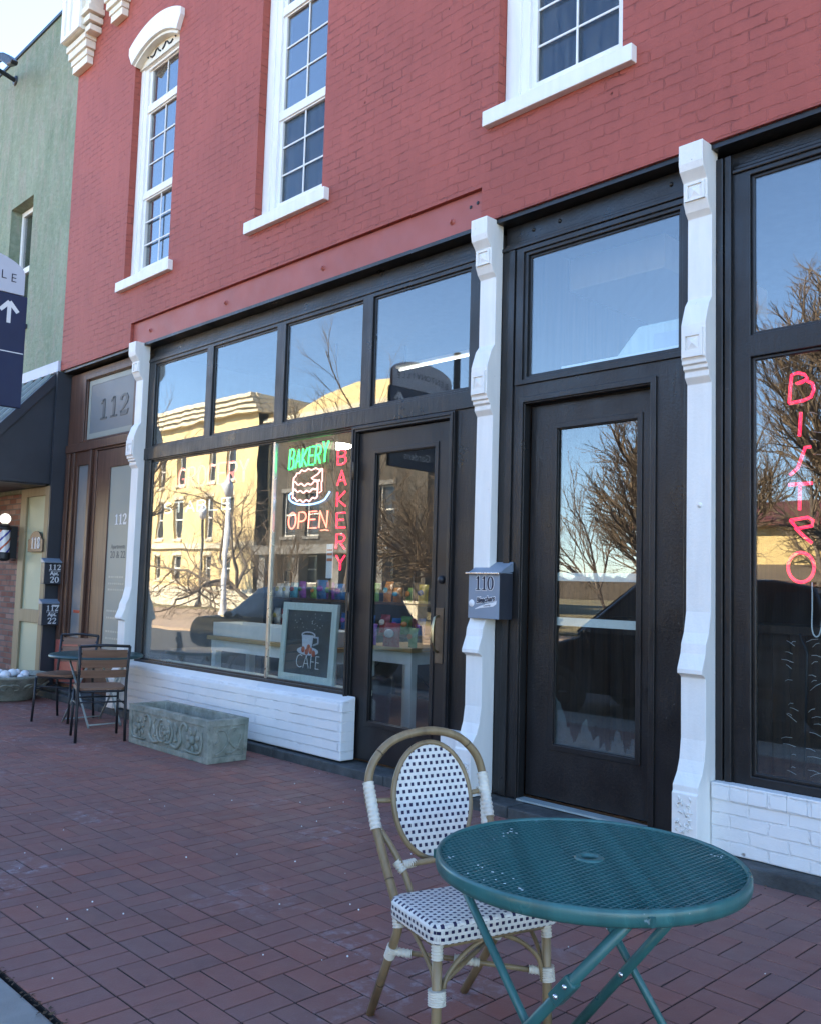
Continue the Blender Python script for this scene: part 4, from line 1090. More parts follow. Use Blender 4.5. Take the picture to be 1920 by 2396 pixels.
for cx_, cy_, sx_, sy_, n in ((-.335, .03, .03, .03, 7), (-.205, -.315, .10, .010, 11), (-.05, -.375, .06, .008, 6), (.24, .32, .05, .005, 7)):
    for i in range(n):
        x = cx_+rc.gauss(0, sx_); y = cy_+rc.gauss(0, sy_)
        if math.hypot(x, y) > RT-.03: continue
        M4 = Matrix.Translation((x, y, .7232)) @ Matrix.Rotation(R(17), 4, 'Z')
        cpx.box(-rc.uniform(.001, .004), rc.uniform(.001, .004), -.0016, .0016, -.0006, .0006, M4)
cpx.build('light_speck', 'chip_light', tb)
yA, yC = -.255, .24
def leg(x0, x1, y, r):
    return MB().tube([(x0, y, .70), (x1, y, .004)], r, 12).build('leg', 'teal', tb)
LA = leg(-.345, .21, yA+.022, .0125); LB = leg(.315, -.285, yA-.012, .0155)
LC_ = leg(.27, -.285, yC-.014, .0155); LD = leg(-.30, .26, yC+.016, .0125)
def on(x0, x1, z): return x0+(x1-x0)*(.70-z)/.696
for L_, x0, x1, y, zc in ((LB, .315, -.285, yA-.012, .462), (LC_, .27, -.285, yC-.014, .585)):
    ang = math.atan2(.696, x0-x1); x = on(x0, x1, zc)
    M4 = Matrix.Translation((x, y, zc)) @ Matrix.Rotation(-ang, 4, 'Y')
    MB().box(-.045, .045, -.0185, .0185, -.020, .020).build('hinge_plate', 'teal', L_, .006, M4)
    rv = MB()
    for q in (-.022, .022): rv.sphere((0, 0, 0), 0)if False else rv.sphere(M4 @ Vector((q, -.0185, 0)), .008, 10, 6)
    rv.build('rivet', 'rivet', L_)
for L_, x0, x1, y, zc in ((LC_, .27, -.285, yC-.014, .33), (LC_, .27, -.285, yC-.014, .115), (LB, .315, -.285, yA-.012, .33)):
    MB().sphere((on(x0, x1, zc), y-.0155, zc), .0085, 10, 6, (1, .6, 1)).build('rivet', 'rivet', L_)
MB().tube([(on(.27, -.285, .115), yC-.014, .115), (on(-.30, .26, .115), yC+.016, .115)], .009, 10).tube([(on(.315, -.285, .1), yA-.012, .1), (on(-.345, .21, .1), yA+.022, .1)], .009, 10).build('foot_bar', 'teal', tb)
MB().tube([(on(.27, -.285, .33), yC-.03, .33), (on(.27, -.285, .33), yC+.03, .33)], .006, 8).tube([(on(.315, -.285, .33), yA-.03, .33), (on(.315, -.285, .33), yA+.036, .33)], .006, 8).build('pivot_pin', 'rivet', tb)

# ---- far cafe table and two slat chairs
ct = thing('cafe_table', 'round dark green cafe table before the stained door', 'table', (-9.03, -.53, 0))
MB().lathe([(0, .715), (.44, .715), (.455, .712), (.465, .70), (.465, .682), (.455, .682), (.452, .70), (0, .704)], n=56).build('table_top', 'darkgreen', ct)
for x0, x1, y in ((.30, -.27, -.2), (-.30, .27, -.17), (.30, -.27, .2), (-.30, .27, .17)):
    MB().tube([(x0, y, .70), (x1, y, .004)], .011, 8).build('leg', 'palemetal', ct)
MB().tube([(-.27, -.2, .03), (-.27, .2, .03)], .008, 8).tube([(.27, -.17, .03), (.27, .17, .03)], .008, 8).build('foot_bar', 'palemetal', ct)

def slat_chair():
    t = thing('slat_chair', 'black metal chair with brown wood slats, its back turned to the street', 'chair', group='slat chairs at the cafe table')
    for y in (-.215, .215):
        l = MB().tube([(-.235, y, .004), (-.205, y*.99, .25), (-.18, y*.98, .46), (-.20, y*.98, .62), (-.245, y*1.02, .87)], .0135, 10).build('leg', 'iron', t)
        MB().tube([(.225, y*.97, .004), (.20, y*.93, .45)], .0125, 10).build('leg', 'iron', t)
    MB().tube([(-.245, -.219, .87), (-.262, 0, .882), (-.245, .219, .87)], .0135, 10).build('top_rail', 'iron', t)
    for k, z in enumerate((.620, .712, .804)):
        n = 9; vs = []; fs = []
        for i in range(n+1):
            y = -.2+.4*i/n; x = -.2-.26*(z-.62)*.55-.028*(1-(y/.2)**2)
            for dz, dx in ((-.036, 0), (.036, -.018), (.036, -.034), (-.036, -.016)): vs.append((x+dx, y, z+dz))
        for i in range(n):
            for q in range(4): fs.append((i*4+q, i*4+(q+1) % 4, i*4+4+(q+1) % 4, i*4+4+q))
        fs += [(0, 1, 2, 3), (n*4+3, n*4+2, n*4+1, n*4)]
        s_ = MB().add(vs, fs).build('back_slat', 'slatwood', t, .003)
        MB().sphere((-.215-.14*(z-.62), -.198, z), .011, 8, 5).sphere((-.215-.14*(z-.62), .198, z), .011, 8, 5).build('slat_clip', 'iron', s_)
    MB().plate(rrect(-.20, .235, -.215, .215, .07), [], .468, .492, axis='z').build('seat', 'slatwood', t, .006)
    f = MB()
    f.tube([(p[0], p[1], .456) for p in rrect(-.19, .215, -.2, .2, .05, 3)], .010, 8, closed=True)
    f.build('seat_frame', 'iron', t)
    f = MB()
    for y in (-.205, .205): f.tube([(-.2, y, .34), (.205, y, .33)], .008, 8)
    f.tube([(.205, -.2, .36), (.205, .2, .36)], .008, 8).tube([(-.2, -.2, .36), (-.2, .2, .36)], .008, 8)
    f.build('stretcher', 'iron', t)
    return t
sc1 = slat_chair(); sc1.location = (-8.19, -.885, 0); sc1.rotation_euler.z = math.atan2(.155, -.47)
sc2 = copy_tree(sc1); sc2.location = (-9.43, -.675, 0); sc2.rotation_euler.z = math.atan2(-.41, .27)
sc2['label'] = 'black metal chair with brown wood slats, beside the mailboxes facing the street'

# ---- cast stone planter
pt = thing('stone_planter', 'empty rectangular cast stone planter with flower relief by the white wall', 'planter', (-7.195, -.54, 0), R(.3))
PX, PY, PH = .665, .195, .352
def taper(mbx):
    mbx.v = [(x*(.985+.015*z/PH), y*(.96+.04*z/PH), z) for x, y, z in mbx.v]; return mbx
b = MB().plate(rrect(-PX, PX, -PY, PY, .012, 2), [rrect(-PX+.055, PX-.055, -PY+.05, PY-.05, .02, 2)], .05, PH, axis='z')
b.box(-PX, PX, -PY, PY, .0, .049)
taper(b).build('trough', 'cast', pt, .006)
f = MB()
f.plate(rect(-PX, PX, .0, PH), [rect(-PX+.05, PX-.05, .05, PH-.055)], -PY-.010, -PY-.0005)
f.plate([(-PY-.01, 0), (PY, 0), (PY, PH), (-PY-.01, PH)], [[(-PY+.045, .05), (PY-.04, .05), (PY-.04, PH-.055), (-PY+.045, PH-.055)]], PX+.0005, PX+.012, axis='x')
taper(f).build('raised_border', 'cast', pt, .005)
MB().box(-PX+.05, PX-.05, -PY+.045, PY-.045, .2, .24).build('soil', 'soil', pt)
rl_ = MB(); yf = -PY-.001
def curl(pts, r=.0075): rl_.tube([(x, yf, z) for x, z in pts], r*1.45, 8)
def flower(cx, cz, rr):
    rl_.sphere((cx, yf, cz), rr*.36, 12, 7, (1, .7, 1))
    for k in range(7):
        a = 2*PI*k/7+.3; x, z = cx+rr*.78*math.cos(a), cz+rr*.78*math.sin(a)
        M4 = Matrix.Translation((x, yf, z)) @ Matrix.Rotation(-a, 4, 'Y')
        q = MB().sphere((0, 0, 0), 1, 10, 6); rl_.add([M4 @ Vector((v[0]*rr*.36, v[1]*.008, v[2]*rr*.23)) for v in q.v], q.f, True)
for cx, rr in ((-.475, .085), (.43, .10), (-.02, .062)): flower(cx, .165 if cx else .18, rr)
for m in (-1, 1):
    c0 = -.02
    curl([(p.x, p.z) for p in smooth_path([(c0+m*.02, 0, .085), (c0+m*.10, 0, .10), (c0+m*.13, 0, .17), (c0+m*.10, 0, .25), (c0+m*.045, 0, .275)])])
    curl([(p.x, p.z) for p in smooth_path([(c0+m*.10, 0, .085), (c0+m*.20, 0, .07), (c0+m*.27, 0, .13), (c0+m*.25, 0, .22), (c0+m*.30, 0, .285), (c0+m*.355, 0, .265), (c0+m*.345, 0, .23)])], .009)
    curl([(p.x, p.z) for p in smooth_path([(c0+m*.06, 0, .12), (c0+m*.085, 0, .18), (c0+m*.06, 0, .235)])], .006)
    curl([(p.x, p.z) for p in smooth_path([(c0+m*.16, 0, .27), (c0+m*.20, 0, .22), (c0+m*.175, 0, .16), (c0+m*.20, 0, .12)])], .007)
    rl_.sphere((c0+m*.165, yf, .12), .015, 10, 6, (1, .6, 1)); rl_.sphere((c0+m*.19, yf, .205), .013, 10, 6, (1, .6, 1))
    curl([(p.x, p.z) for p in smooth_path([(c0+m*.34, 0, .075), (c0+m*.43, 0, .065), (c0+m*.56, 0, .075), (c0+m*.60, 0, .15), (c0+m*.585, 0, .25)])], .006)
xf = PX+.001
for pts in ([(-.12, .07), (-.05, .10), (0, .17), (-.03, .25), (-.10, .27)], [(.12, .10), (.05, .13), (0, .2), (.03, .27), (.1, .28)], [(-.12, .16), (-.08, .2), (-.11, .26)], [(-.02, .075), (.06, .085), (.12, .15), (.13, .22)], [(.03, .07), (.09, .11), (.12, .18)]):
    rl_.tube([(xf, p.x, p.z) for p in smooth_path([(q[0], 0, q[1]) for q in pts])], .0075, 8)
rl_.build('relief', 'cast', pt)

# ---- urn with white balls
ur = thing('stone_urn', 'low round cast stone urn with scroll relief below the green frosted door', 'planter', (-11.36, -.52, 0))
MB().lathe([(0, 0), (.27, 0), (.29, .02), (.30, .05), (.36, .10), (.43, .19), (.465, .265), (.485, .275), (.485, .305), (.44, .305), (.42, .25), (0, .24)], n=48).build('bowl', 'cast', ur)
f = MB()
for k in range(10):
    a = 2*PI*k/10
    for m in (-1, 1):
        pts = []
        for i in range(15):
            th = i/14*PI*1.5; rr = .06*(1-i/22); aa = a+m*(.05+.055*math.cos(th)*(1-i/24))/.42*1.6; zz = .165+rr*math.sin(th)
            rad = .375+.09*(zz-.10)/.12; pts.append((rad*math.cos(aa)*1.005, rad*math.sin(aa)*1.005, zz))
        f.tube(pts, .008, 6)
f.build('relief', 'cast', ur)
MB().lathe([(0, .25), (.425, .25)], n=32).build('soil', 'soil', ur)
rb = random.Random(8); k = 0
for x, y, r_ in ((.16, -.10, .062), (.03, -.16, .052), (-.10, -.12, .055), (-.22, -.03, .05), (.27, .04, .040), (-.02, .05, .06), (.13, .14, .055), (-.15, .16, .05), (.31, -.12, .030), (-.29, -.16, .045)):
    o = MB(); o.sphere((0, 0, 0), r_, 14, 9, (1, 1, .92)); 
    o.v = [tuple(Vector(v)*(1+.10*(noise.noise(Vector(v)*28+Vector((k, 0, 0)))))) for v in o.v]
    o = o.build('white_ball', 'ballwhite'); o.location = (-11.36+x, -.52+y, .25+r_*.9)
    tag(o, 'rough white ball heaped in the scroll relief urn', 'decorative ball', 'white balls in the urn'); k += 1

# ================================================================== BEHIND THE GLASS
NY = .225
ns = thing('neon_sign', 'neon bakery sign with a pink cake on a blue plate and OPEN', 'neon sign', (-6.56, NY, 1.97))
def wtube(name, mat, root, fn):
    b = MB(); fn(b); o = b.build(name, mat, root); o.matrix_parent_inverse = Matrix.Translation(-root.location); return o
box('backing', 'panel', ns, -.34, .34, .02, .028, 0, .82)
def f(b):
    for i, c in enumerate('BAKERY'): letter(b, c, -6.868+i*.098, 2.562+.006*i, .074, .165+(.02 if c in 'BY' else 0), NY, .0085, .08)
wtube('green_lettering', 'n_green', ns, f)
def wav(x0, x1, z, n=5, a=.012, sag=0): return [(x0+(x1-x0)*i/(n*6), NY, z+a*math.sin(i/6*2*PI)-sag*math.sin(PI*i/(n*6))) for i in range(n*6+1)]
def f(b):
    top = [(-6.79, 2.44), (-6.785, 2.475), (-6.755, 2.49), (-6.74, 2.515), (-6.70, 2.515), (-6.67, 2.54), (-6.62, 2.525), (-6.57, 2.545), (-6.52, 2.53), (-6.46, 2.545), (-6.41, 2.525), (-6.365, 2.535), (-6.43, 2.487), (-6.52, 2.455), (-6.47, 2.435), (-6.40, 2.425)]
    b.tube([(x, NY, z) for x, z in top], .0075, 6)
    b.tube(wav(-6.79, -6.40, 2.435, 4, .010, .035), .0075, 6)
    b.tube([(-6.79, NY, 2.44), (-6.79, NY, 2.285)], .0075, 6)
    b.tube(wav(-6.79, -6.425, 2.365, 4, .009, .03), .0075, 6)
    b.tube(wav(-6.79, -6.425, 2.285, 4, .010, .035), .0075, 6)
    b.tube([(-6.425, NY, 2.41), (-6.425, NY, 2.28)], .0075, 6)
    b.tube([(-6.365, NY, 2.53), (-6.36, NY, 2.42), (-6.372, NY, 2.41), (-6.365, NY, 2.33), (-6.40, NY, 2.315)], .0065, 6)
wtube('cake_outline', 'n_pink', ns, f)
def f(b):
    b.tube([(-6.81, NY, 2.335), (-6.845, NY, 2.315), (-6.84, NY, 2.28)]+[(-6.56+.28*math.cos(R(195+q*7.2)), NY, 2.29+.075*math.sin(R(195+q*7.2))) for q in range(0, 20)]+[(-6.275, NY, 2.29), (-6.25, NY, 2.318)], .0085, 6)
wtube('plate_outline', 'n_blue', ns, f)
def f(b):
    for i, c in enumerate('OPEN'): letter(b, c, -6.845+i*.153, 2.0, .112, .15, NY, .0075, .06)
    b.tube([(-6.36, NY, 1.975), (-6.30, NY, 1.98), (-6.25, NY, 1.972)], .005, 6)
wtube('open_lettering', 'n_orange', ns, f)
box('cable', 'iron', ns, .335, .345, .012, .02, -.05, 1.0)

def letters_thing(name, label, word, xs, zs, w, h, y, r, mat, slant=0):
    t = thing(name, label, 'neon sign', (xs[0], y, zs[0]))
    for i, c in enumerate(word):
        b = MB(); letter(b, c, xs[i], zs[i], w, h, y, r, slant)
        o = b.build('letter_tube', mat, t); o.matrix_parent_inverse = Matrix.Translation(-t.location)
    return t
letters_thing('neon_sign', 'upright red neon BAKERY letters hung beside the shop door', 'BAKERY', [-6.155, -6.15, -6.145, -6.14, -6.135, -6.13], [2.552-i*.186 for i in range(6)], .115, .128, NY, .0085, 'n_red')
letters_thing('neon_sign', 'faint red GROCERY tube letters high in the shop window', 'GROCERY', [-8.93+i*.198 for i in range(7)], [2.50]*7, .15, .22, .26, .011, 'n_off')
letters_thing('neon_sign', 'faint white STABLE tube letters across the shop window', 'STABLE', [-9.22+i*.235 for i in range(6)], [2.235]*6, .17, .115, .26, .008, 'n_white')

bs = thing('bistro_sign', 'hand bent rose tube letters spelling BISTRO down the window', 'neon sign', (-2.09, .2, 1.58))
BL = [[(-2.150, 2.594), (-2.143, 2.69), (-2.135, 2.755), (-2.10, 2.762), (-2.065, 2.748), (-2.048, 2.725), (-2.075, 2.705), (-2.11, 2.70), (-2.06, 2.715), (-2.02, 2.69), (-2.012, 2.655), (-2.028, 2.615), (-2.07, 2.60), (-2.150, 2.594)]], \
     [[(-2.085, 2.535), (-2.094, 2.40)]], \
     [[(-2.032, 2.335), (-2.062, 2.335), (-2.078, 2.29), (-2.105, 2.22), (-2.148, 2.185)]], \
     [[(-2.155, 2.130), (-2.025, 2.132)], [(-2.092, 2.13), (-2.096, 1.985)]], \
     [[(-2.148, 1.93), (-2.05, 1.943), (-2.022, 1.925), (-2.028, 1.895), (-2.11, 1.882), (-2.148, 1.93)], [(-2.12, 1.886), (-2.085, 1.85), (-2.03, 1.80)]], \
     [[(-2.09+.072*math.cos(2*PI*k/20), 1.667+.082*math.sin(2*PI*k/20)) for k in range(21)]]
for st in BL:
    b = MB()
    for s_ in st: b.tube([(x, .2, z) for x, z in s_], .0095, 8)
    o = b.build('letter_tube', 'n_rose', bs); o.matrix_parent_inverse = Matrix.Translation(-bs.location)
b = MB().tube([(p.x, .2, p.z) for p in smooth_path([(-2.03, 0, 1.585), (-2.03, 0, 1.45), (-2.032, 0, 1.33), (-2.01, 0, 1.29), (-1.985, 0, 1.33), (-1.97, 0, 1.5), (-1.95, 0, 1.75)])], .004, 6)
o = b.build('cord', 'letterwhite', bs); o.matrix_parent_inverse = Matrix.Translation(-bs.location)
tw = thing('twig_garland', 'pale wiry twig garland hung inside the bistro window', 'garland', (-1.9, .24, .6))
b = MB(); rw_ = random.Random(21)
for sx_ in (-2.10, -1.86, -1.62, -1.30):
    z = .53
    while z < 1.27:
        for m in (-1, 1):
            if rw_.random() < .62:
                L_ = rw_.uniform(.025, .075); a = rw_.uniform(-.35, .75); x = sx_+m*rw_.uniform(.015, .06)
                b.tube([(x, .235, z), (x+m*L_*.55*math.cos(a), .23, z+L_*.5*math.sin(a)+.004), (x+m*L_*math.cos(a), .24, z+L_*math.sin(a)-.004)], .0013, 4)
        z += rw_.uniform(.022, .05)
for i in range(16):
    x = rw_.uniform(-2.3, -1.8); z = rw_.uniform(2.2, 2.8); a = rw_.uniform(-.8, .8); L_ = rw_.uniform(.04, .12)
    b.tube([(x, .24, z), (x+L_*.5*math.cos(a), .235, z+L_*.5*math.sin(a)+.006), (x+L_*math.cos(a), .245, z+L_*math.sin(a))], .0012, 4)
o = b.build('twigs', 'letterwhite', tw); o.matrix_parent_inverse = Matrix.Translation(-tw.location)
b = MB()
for x in (-2.10, -1.86, -1.62, -1.30): b.tube([(x, .25, .52), (x+.02, .25, 1.2), (x-.02, .25, 1.3)], .006, 5)
o = b.build('stem', 'iron', tw); o.matrix_parent_inverse = Matrix.Translation(-tw.location)

# chalk sign
cs = thing('chalk_sign', 'framed chalkboard sign with a coffee cup and the word CAFE', 'sign', (-6.655, .33, .605), R(0))
TL = Matrix.Rotation(R(-3), 4, 'X')
MB().plate(rect(-.40, .40, -.02, .715), [rect(-.335, .325, .06, .645)], 0, .035).build('frame', 'palewood', cs, .004, TL)
bd = MB().box(-.335, .325, .018, .026, .06, .645).build('board', 'blackboard', cs, 0, TL)
tx = text('lettering', 'CAFE', .185, 'letterwhite', bd, (.01, 0, 0), (0, 0, 0), .001, bold=-.005, sx=.82)
tx.data.transform(TL @ Matrix.Translation((0, .016, .082)) @ Matrix.Rotation(R(90), 4, 'X'))
def chalk(name, mat, fn):
    q = MB(); fn(q); return q.build(name, mat, bd, 0, TL if name == 'chalk_speck' else TL @ Matrix.Translation((0, 0, -.075)) @ Matrix.Diagonal((1.12, 1, 1.12, 1)))
ellip = lambda cx, cz, rx, rz, n=24: [(cx+rx*math.cos(2*PI*i/n), cz+rz*math.sin(2*PI*i/n)) for i in range(n)]
chalk('cup_drawing', 'signgrey', lambda q: (q.plate([(-.09, .445)]+[(-.085+.02*i/6, .445-.11*math.sin(PI*.5*i/6)) for i in range(1, 7)]+[(.045+.02*i/6, .335+.11*(1-math.cos(PI*.5*i/6))) for i in range(0, 7)]+[(.09, .445)], [], .0145, .0165),
      q.plate(ellip(.0, .445, .092, .03), [ellip(0, .445, .075, .02)], .0125, .0145), q.tube([(.08, .016, .43), (.125, .016, .43), (.13, .016, .385), (.07, .016, .365)], .008, 6),
      q.plate(ellip(.0, .315, .14, .035), [], .0146, .0166)))
chalk('berry_drawing', 'pred', lambda q: [q.sphere((x, .016, z), .028, 10, 6, (1, .15, 1)) for x, z in ((-.06, .325), (-.01, .31), (.04, .32), (.08, .30), (.01, .345))])
chalk('chalk_speck', 'letterwhite', lambda q: [q.sphere((random.uniform(-.25, .25), .0165, random.uniform(.47, .62)), random.uniform(.002, .004), 6, 4) for _ in range(26)])

def shop_table(x0, x1, y0, y1, zt, label, crate):
    t = thing('display_table', label, 'table', ((x0+x1)/2, (y0+y1)/2, .09))
    a, b = (x1-x0)/2, (y1-y0)/2; z = zt-.09
    MB().box(-a, a, -b, b, z-.04, z).build('table_top', 'oak', t, .004)
    MB().plate([(-a+.04, -b+.04), (a-.04, -b+.04), (a-.04, b-.04), (-a+.04, b-.04)], [[(-a+.065, -b+.065), (a-.065, -b+.065), (a-.065, b-.065), (-a+.065, b-.065)]], z-.155, z-.042, axis='z').build('apron', 'whitetrim', t)
    for sx in (-1, 1):
        for sy_ in (-1, 1):
            cx, cy = sx*(a-.085), sy_*(b-.085)
            MB().box(cx-.04, cx+.04, cy-.04, cy+.04, 0, z-.156).build('leg', 'whitetrim', t, .004)
shop_table(-8.95, -6.76, .72, 1.35, .885, 'long white display table with a wood top behind the chalk sign', True)
shop_table(-6.70, -5.95, 1.0, 1.7, .935, 'short white display table with a wood top behind the shop door', False)
cr = thing('display_crate', 'white shallow display crate on the long table', 'crate', (-7.9, 1.0, .886))
MB().plate([(-1.05, -.2), (1.05, -.2), (1.05, .2), (-1.05, .2)], [[(-1.03, -.18), (1.03, -.18), (1.03, .18), (-1.03, .18)]], 0, .15, axis='z').box(-1.03, 1.03, -.18, .18, .001, .02).build('tray', 'whitetrim', cr, .003)

rk = thing('shelf_rack', 'black metal rack with dark shelves of snack bags inside the bakery', 'shelf', (-7.4, 2.15, .09))
for z in (.25, .86, 1.20): MB().box(-2.2, 1.8, -.22, .22, z, z+.03).build('shelf', 'darkwood', rk, .003)
for x in (-2.18, -.9, .5, 1.78):
    for y in (-.2, .2): MB().box(x-.012, x+.012, y-.012, y+.012, 0, 1.55).build('post', 'iron', rk)
b = MB()
for x0, x1 in ((.5, 1.78), (-.9, .5)): b.tube([(x0, .215, .2), (x1, .215, 1.2)], .008, 6).tube([(x1, .215, .2), (x0, .215, 1.2)], .008, 6)
b.build('cross_brace', 'iron', rk)
rbg = random.Random(31)
TITLES = ['blue', 'red', 'green', 'yellow', 'turquoise', 'purple', 'pale', 'orange']
def bag(x, y, z, ci, w=.15, h=.2):
    t = MB(); n = 7; vs = []; fs = []
    for j in range(n+1):
        v = j/n; th = .045*math.sin(PI*min(1, max(0, v)))**.7+.003
        for i in range(9):
            u = i/8; ww = w*(1-.06*math.sin(PI*v)); dx = (u-.5)*ww
            for_t = th*math.sin(PI*u)**.6 if 0 < u < 1 else 0
            vs.append((dx, -for_t+rbg.uniform(-.003, .003), v*h))
    for j in range(n):
        for i in range(8): fs.append((j*9+i, j*9+i+1, j*9+10+i, j*9+9+i))
    k = len(vs); vs += [(p[0], -p[1]*.6, p[2]) for p in vs]
    fs += [tuple(q+k for q in f[::-1]) for f in fs]
    t.add(vs, fs, True)
    o = t.build('snack_bag', BAGS[ci]); o.location = (x, y, z); o.rotation_euler = (R(rbg.uniform(-12, 4)), 0, R(rbg.uniform(-18, 18)))
    lb_ = MB().sphere((0, -.047, h*.55), w*.3, 12, 7, (1, .12, .7)).build('printed_patch', BAGS[(ci+5) % 8], o)
    return o
spots = []
for sh, z in ((0, 1.32), (1, .98)):
    x = -9.4
    while x < -5.7: spots.append((x, 2.02, z, sh)); x += rbg.uniform(.15, .24)
for i, (x, y, z, sh) in enumerate(spots):
    ci = rbg.randrange(8)
    tag(bag(x, y, z, ci, rbg.uniform(.12, .17), rbg.uniform(.16, .23)), '%s foil snack bag standing on the %s shelf of the bakery rack' % (TITLES[ci], ('upper', 'middle')[sh]), 'snack bag', '%s snack bags on the %s shelf' % (TITLES[ci], ('upper', 'middle')[sh]))
tag(bag(-6.48, .98, .937, 5, .17, .2), 'purple foil snack bag on the short white table', 'snack bag')
tag(bag(-6.18, .96, .937, 1, .19, .22), 'red foil snack bag on the short white table', 'snack bag')
tag(bag(-6.02, 1.08, .937, 2, .12, .18), 'green foil snack bag at the end of the short white table', 'snack bag')
bx = thing('gift_basket', 'dark wire basket with a grey cloth on the top shelf', 'basket', (-6.35, 2.1, 1.32))
MB().plate(rrect(-.36, .36, -.16, .16, .05), [rrect(-.34, .34, -.14, .14, .04)], 0, .17, axis='z').build('basket', 'iron', bx)
c = MB().sphere((0, 0, .17), .3, 18, 10, (1, .5, .35)); c.v = [tuple(Vector(v)+Vector((0, 0, .05*noise.noise(Vector(v)*9)))) for v in c.v]; c.build('cloth', 'curtain', bx)
tr_ = thing('trash_bin', 'black trash bin with a bag liner inside the bakery door', 'bin', (-6.22, .78, .09))
MB().lathe([(0, 0), (.15, 0), (.185, .52), (.195, .55), (.175, .55), (.14, .06), (0, .05)], n=28).build('bin', 'boxdark', tr_)
c = MB().lathe([(.20, .44), (.205, .54), (.195, .575), (.165, .56), (.14, .45)], n=36); c.v = [(v[0]*(1+.05*math.sin(11*math.atan2(v[1], v[0]))), v[1]*(1+.05*math.sin(11*math.atan2(v[1], v[0]))), v[2]+.015*math.sin(7*math.atan2(v[1], v[0]))) for v in c.v]
c.build('bag_liner', 'iron', tr_)
pd = thing('ceiling_lamp', 'round lit ceiling lamp inside the bakery window', 'lamp', (-7.60, 1.35, 2.985))
MB().lathe([(0, 0), (.19, 0), (.20, .02), (.0, .021)], n=28).build('diffuser', 'disc', pd)
MB().lathe([(0, .0215), (.175, .022), (.06, .07), (.02, .09), (.008, .1), (.008, 1.14), (0, 1.14)], n=20).build('shade', 'iron', pd)
def tube_lamp(x0, x1, y, z, label):
    t = thing('tube_lamp', label, 'lamp', ((x0+x1)/2, y, z))
    h = (x1-x0)/2
    MB().box(-h, h, -.035, .035, .03, .06).build('housing', 'whitetrim', t, .004)
    MB().tube([(-h+.03, 0, .012), (h-.03, 0, .012)], .011, 8).build('tube', 'tube', t)
    MB().box(-h+.1, -h+.12, -.01, .01, .06, 4.13-z).box(h-.12, h-.1, -.01, .01, .06, 4.13-z).build('hanger', 'iron', t)
tube_lamp(-7.2, -5.6, 1.9, 3.86, 'lit tube lamp under the bakery ceiling')
tube_lamp(-8.9, -7.6, 3.9, 3.86, 'lit tube lamp at the back of the bakery')
MB().box(-4.19, -3.35, .9, 2.6, 3.86, 4.12).build('bulkhead', 'whitetrim', wr, .01)
dk = thing('duct_unit', 'pale air unit above the 110 door inside', 'air conditioner', (-3.02, .62, 3.0))
MB().plate([(-.42, .0), (.26, .0), (.26, .30), (-.25, .30), (-.42, .12)], [], -.2, .2).build('housing', 'palewood', dk, .02)
MB().box(-.12, .12, -.215, -.202, .07, .22).build('grille', 'signgrey', dk, .01)
MB().box(-.72, .26, -.42, -.36, .012, .052).build('ledge', 'letterwhite', dk, .004)
hc = thing('hours_card', 'small white and red striped card hung by the neon sign', 'card', (-6.19, .21, 1.55))
MB().box(-.055, .03, 0, .004, 0, .30).build('card', 'letterwhite', hc)
MB().box(-.05, .025, -.001, -.0002, .20, .22).box(-.05, .025, -.001, -.0002, .24, .255).box(-.05, .025, -.001, -.0002, .15, .175).build('red_stripe', 'pred', hc)

# ================================================================== ACROSS THE STREET (seen in the glass)
def facade(t, x0, x1, y, z0, z1, cols, rows, ww, wh, wall, thick=1.0, normal='y', trim='courttrim'):
    """wall panel with window openings at column centres and (z) rows; faces +Y (or +X when normal is 'x')"""
    holes = [rect(c-ww/2, c+ww/2, z, z+h) for c in cols for z, h in rows]
    ax = 'y' if normal == 'y' else 'x'
    if normal == 'y':
        w = MB().plate(rect(x0, x1, z0, z1), holes, y-thick, y).build('wall', wall, t)
    else:
        w = MB().plate(rect(x0, x1, z0, z1), holes, y-thick, y, axis='x').build('wall', wall, t)
    for c in cols:
        for z, h in rows:
            def bx_(mb, u0, u1, d0, d1, za, zb):
                if normal == 'y': mb.box(u0, u1, y-d1, y-d0, za, zb)
                else: mb.box(y-d1, y-d0, u0, u1, za, zb)
            f = MB()
            for (u0, u1, za, zb) in ((c-ww/2, c-ww/2+.1, z, z+h), (c+ww/2-.1, c+ww/2, z, z+h), (c-ww/2+.1, c+ww/2-.1, z+h-.1, z+h), (c-ww/2+.1, c+ww/2-.1, z, z+.1), (c-ww/2+.1, c+ww/2-.1, z+h*.5-.05, z+h*.5+.05)):
                bx_(f, u0, u1, .22, .30, za, zb)
            fo = f.build('window', 'whitetrim', t)
            f = MB(); bx_(f, c-ww/2+.02, c+ww/2-.02, .31, .36, z+.02, z+h-.02); f.build('pane', 'windark', fo)
            f = MB(); bx_(f, c-ww/2-.15, c+ww/2+.15, -.12, .2, z-.22, z-.01); bx_(f, c-ww/2-.12, c+ww/2+.12, -.06, .1, z+h+.01, z+h+.3); f.build('sill', trim, fo)
co = thing('courthouse', 'buff stone courthouse with paired windows across the street', 'building', (-60, -36, 0))
off = Vector((-60, -36, 0))
rows = [(1.5, 1.9), (4.75, 3.05), (9.0, 2.6)]
facade(co, -80, -54, -32, 0, 14.6, (-77.5, -75, -70, -67.5, -64.5, -59.9, -57.3), rows, 1.15, 1, 'court')
facade(co, -60, -32.001, -54, 0, 14.6, (-43, -39, -35.5), rows, 1.15, 1, 'court', normal='x')
facade(co, -53.9, -38, -33.2, 0, 12.4, (-51.5, -49, -44, -41.5), rows[:2], 1.5, 1, 'shade_annex', trim='greywall')  # added lower block, coloured dark to read as a shaded wall
b = MB()
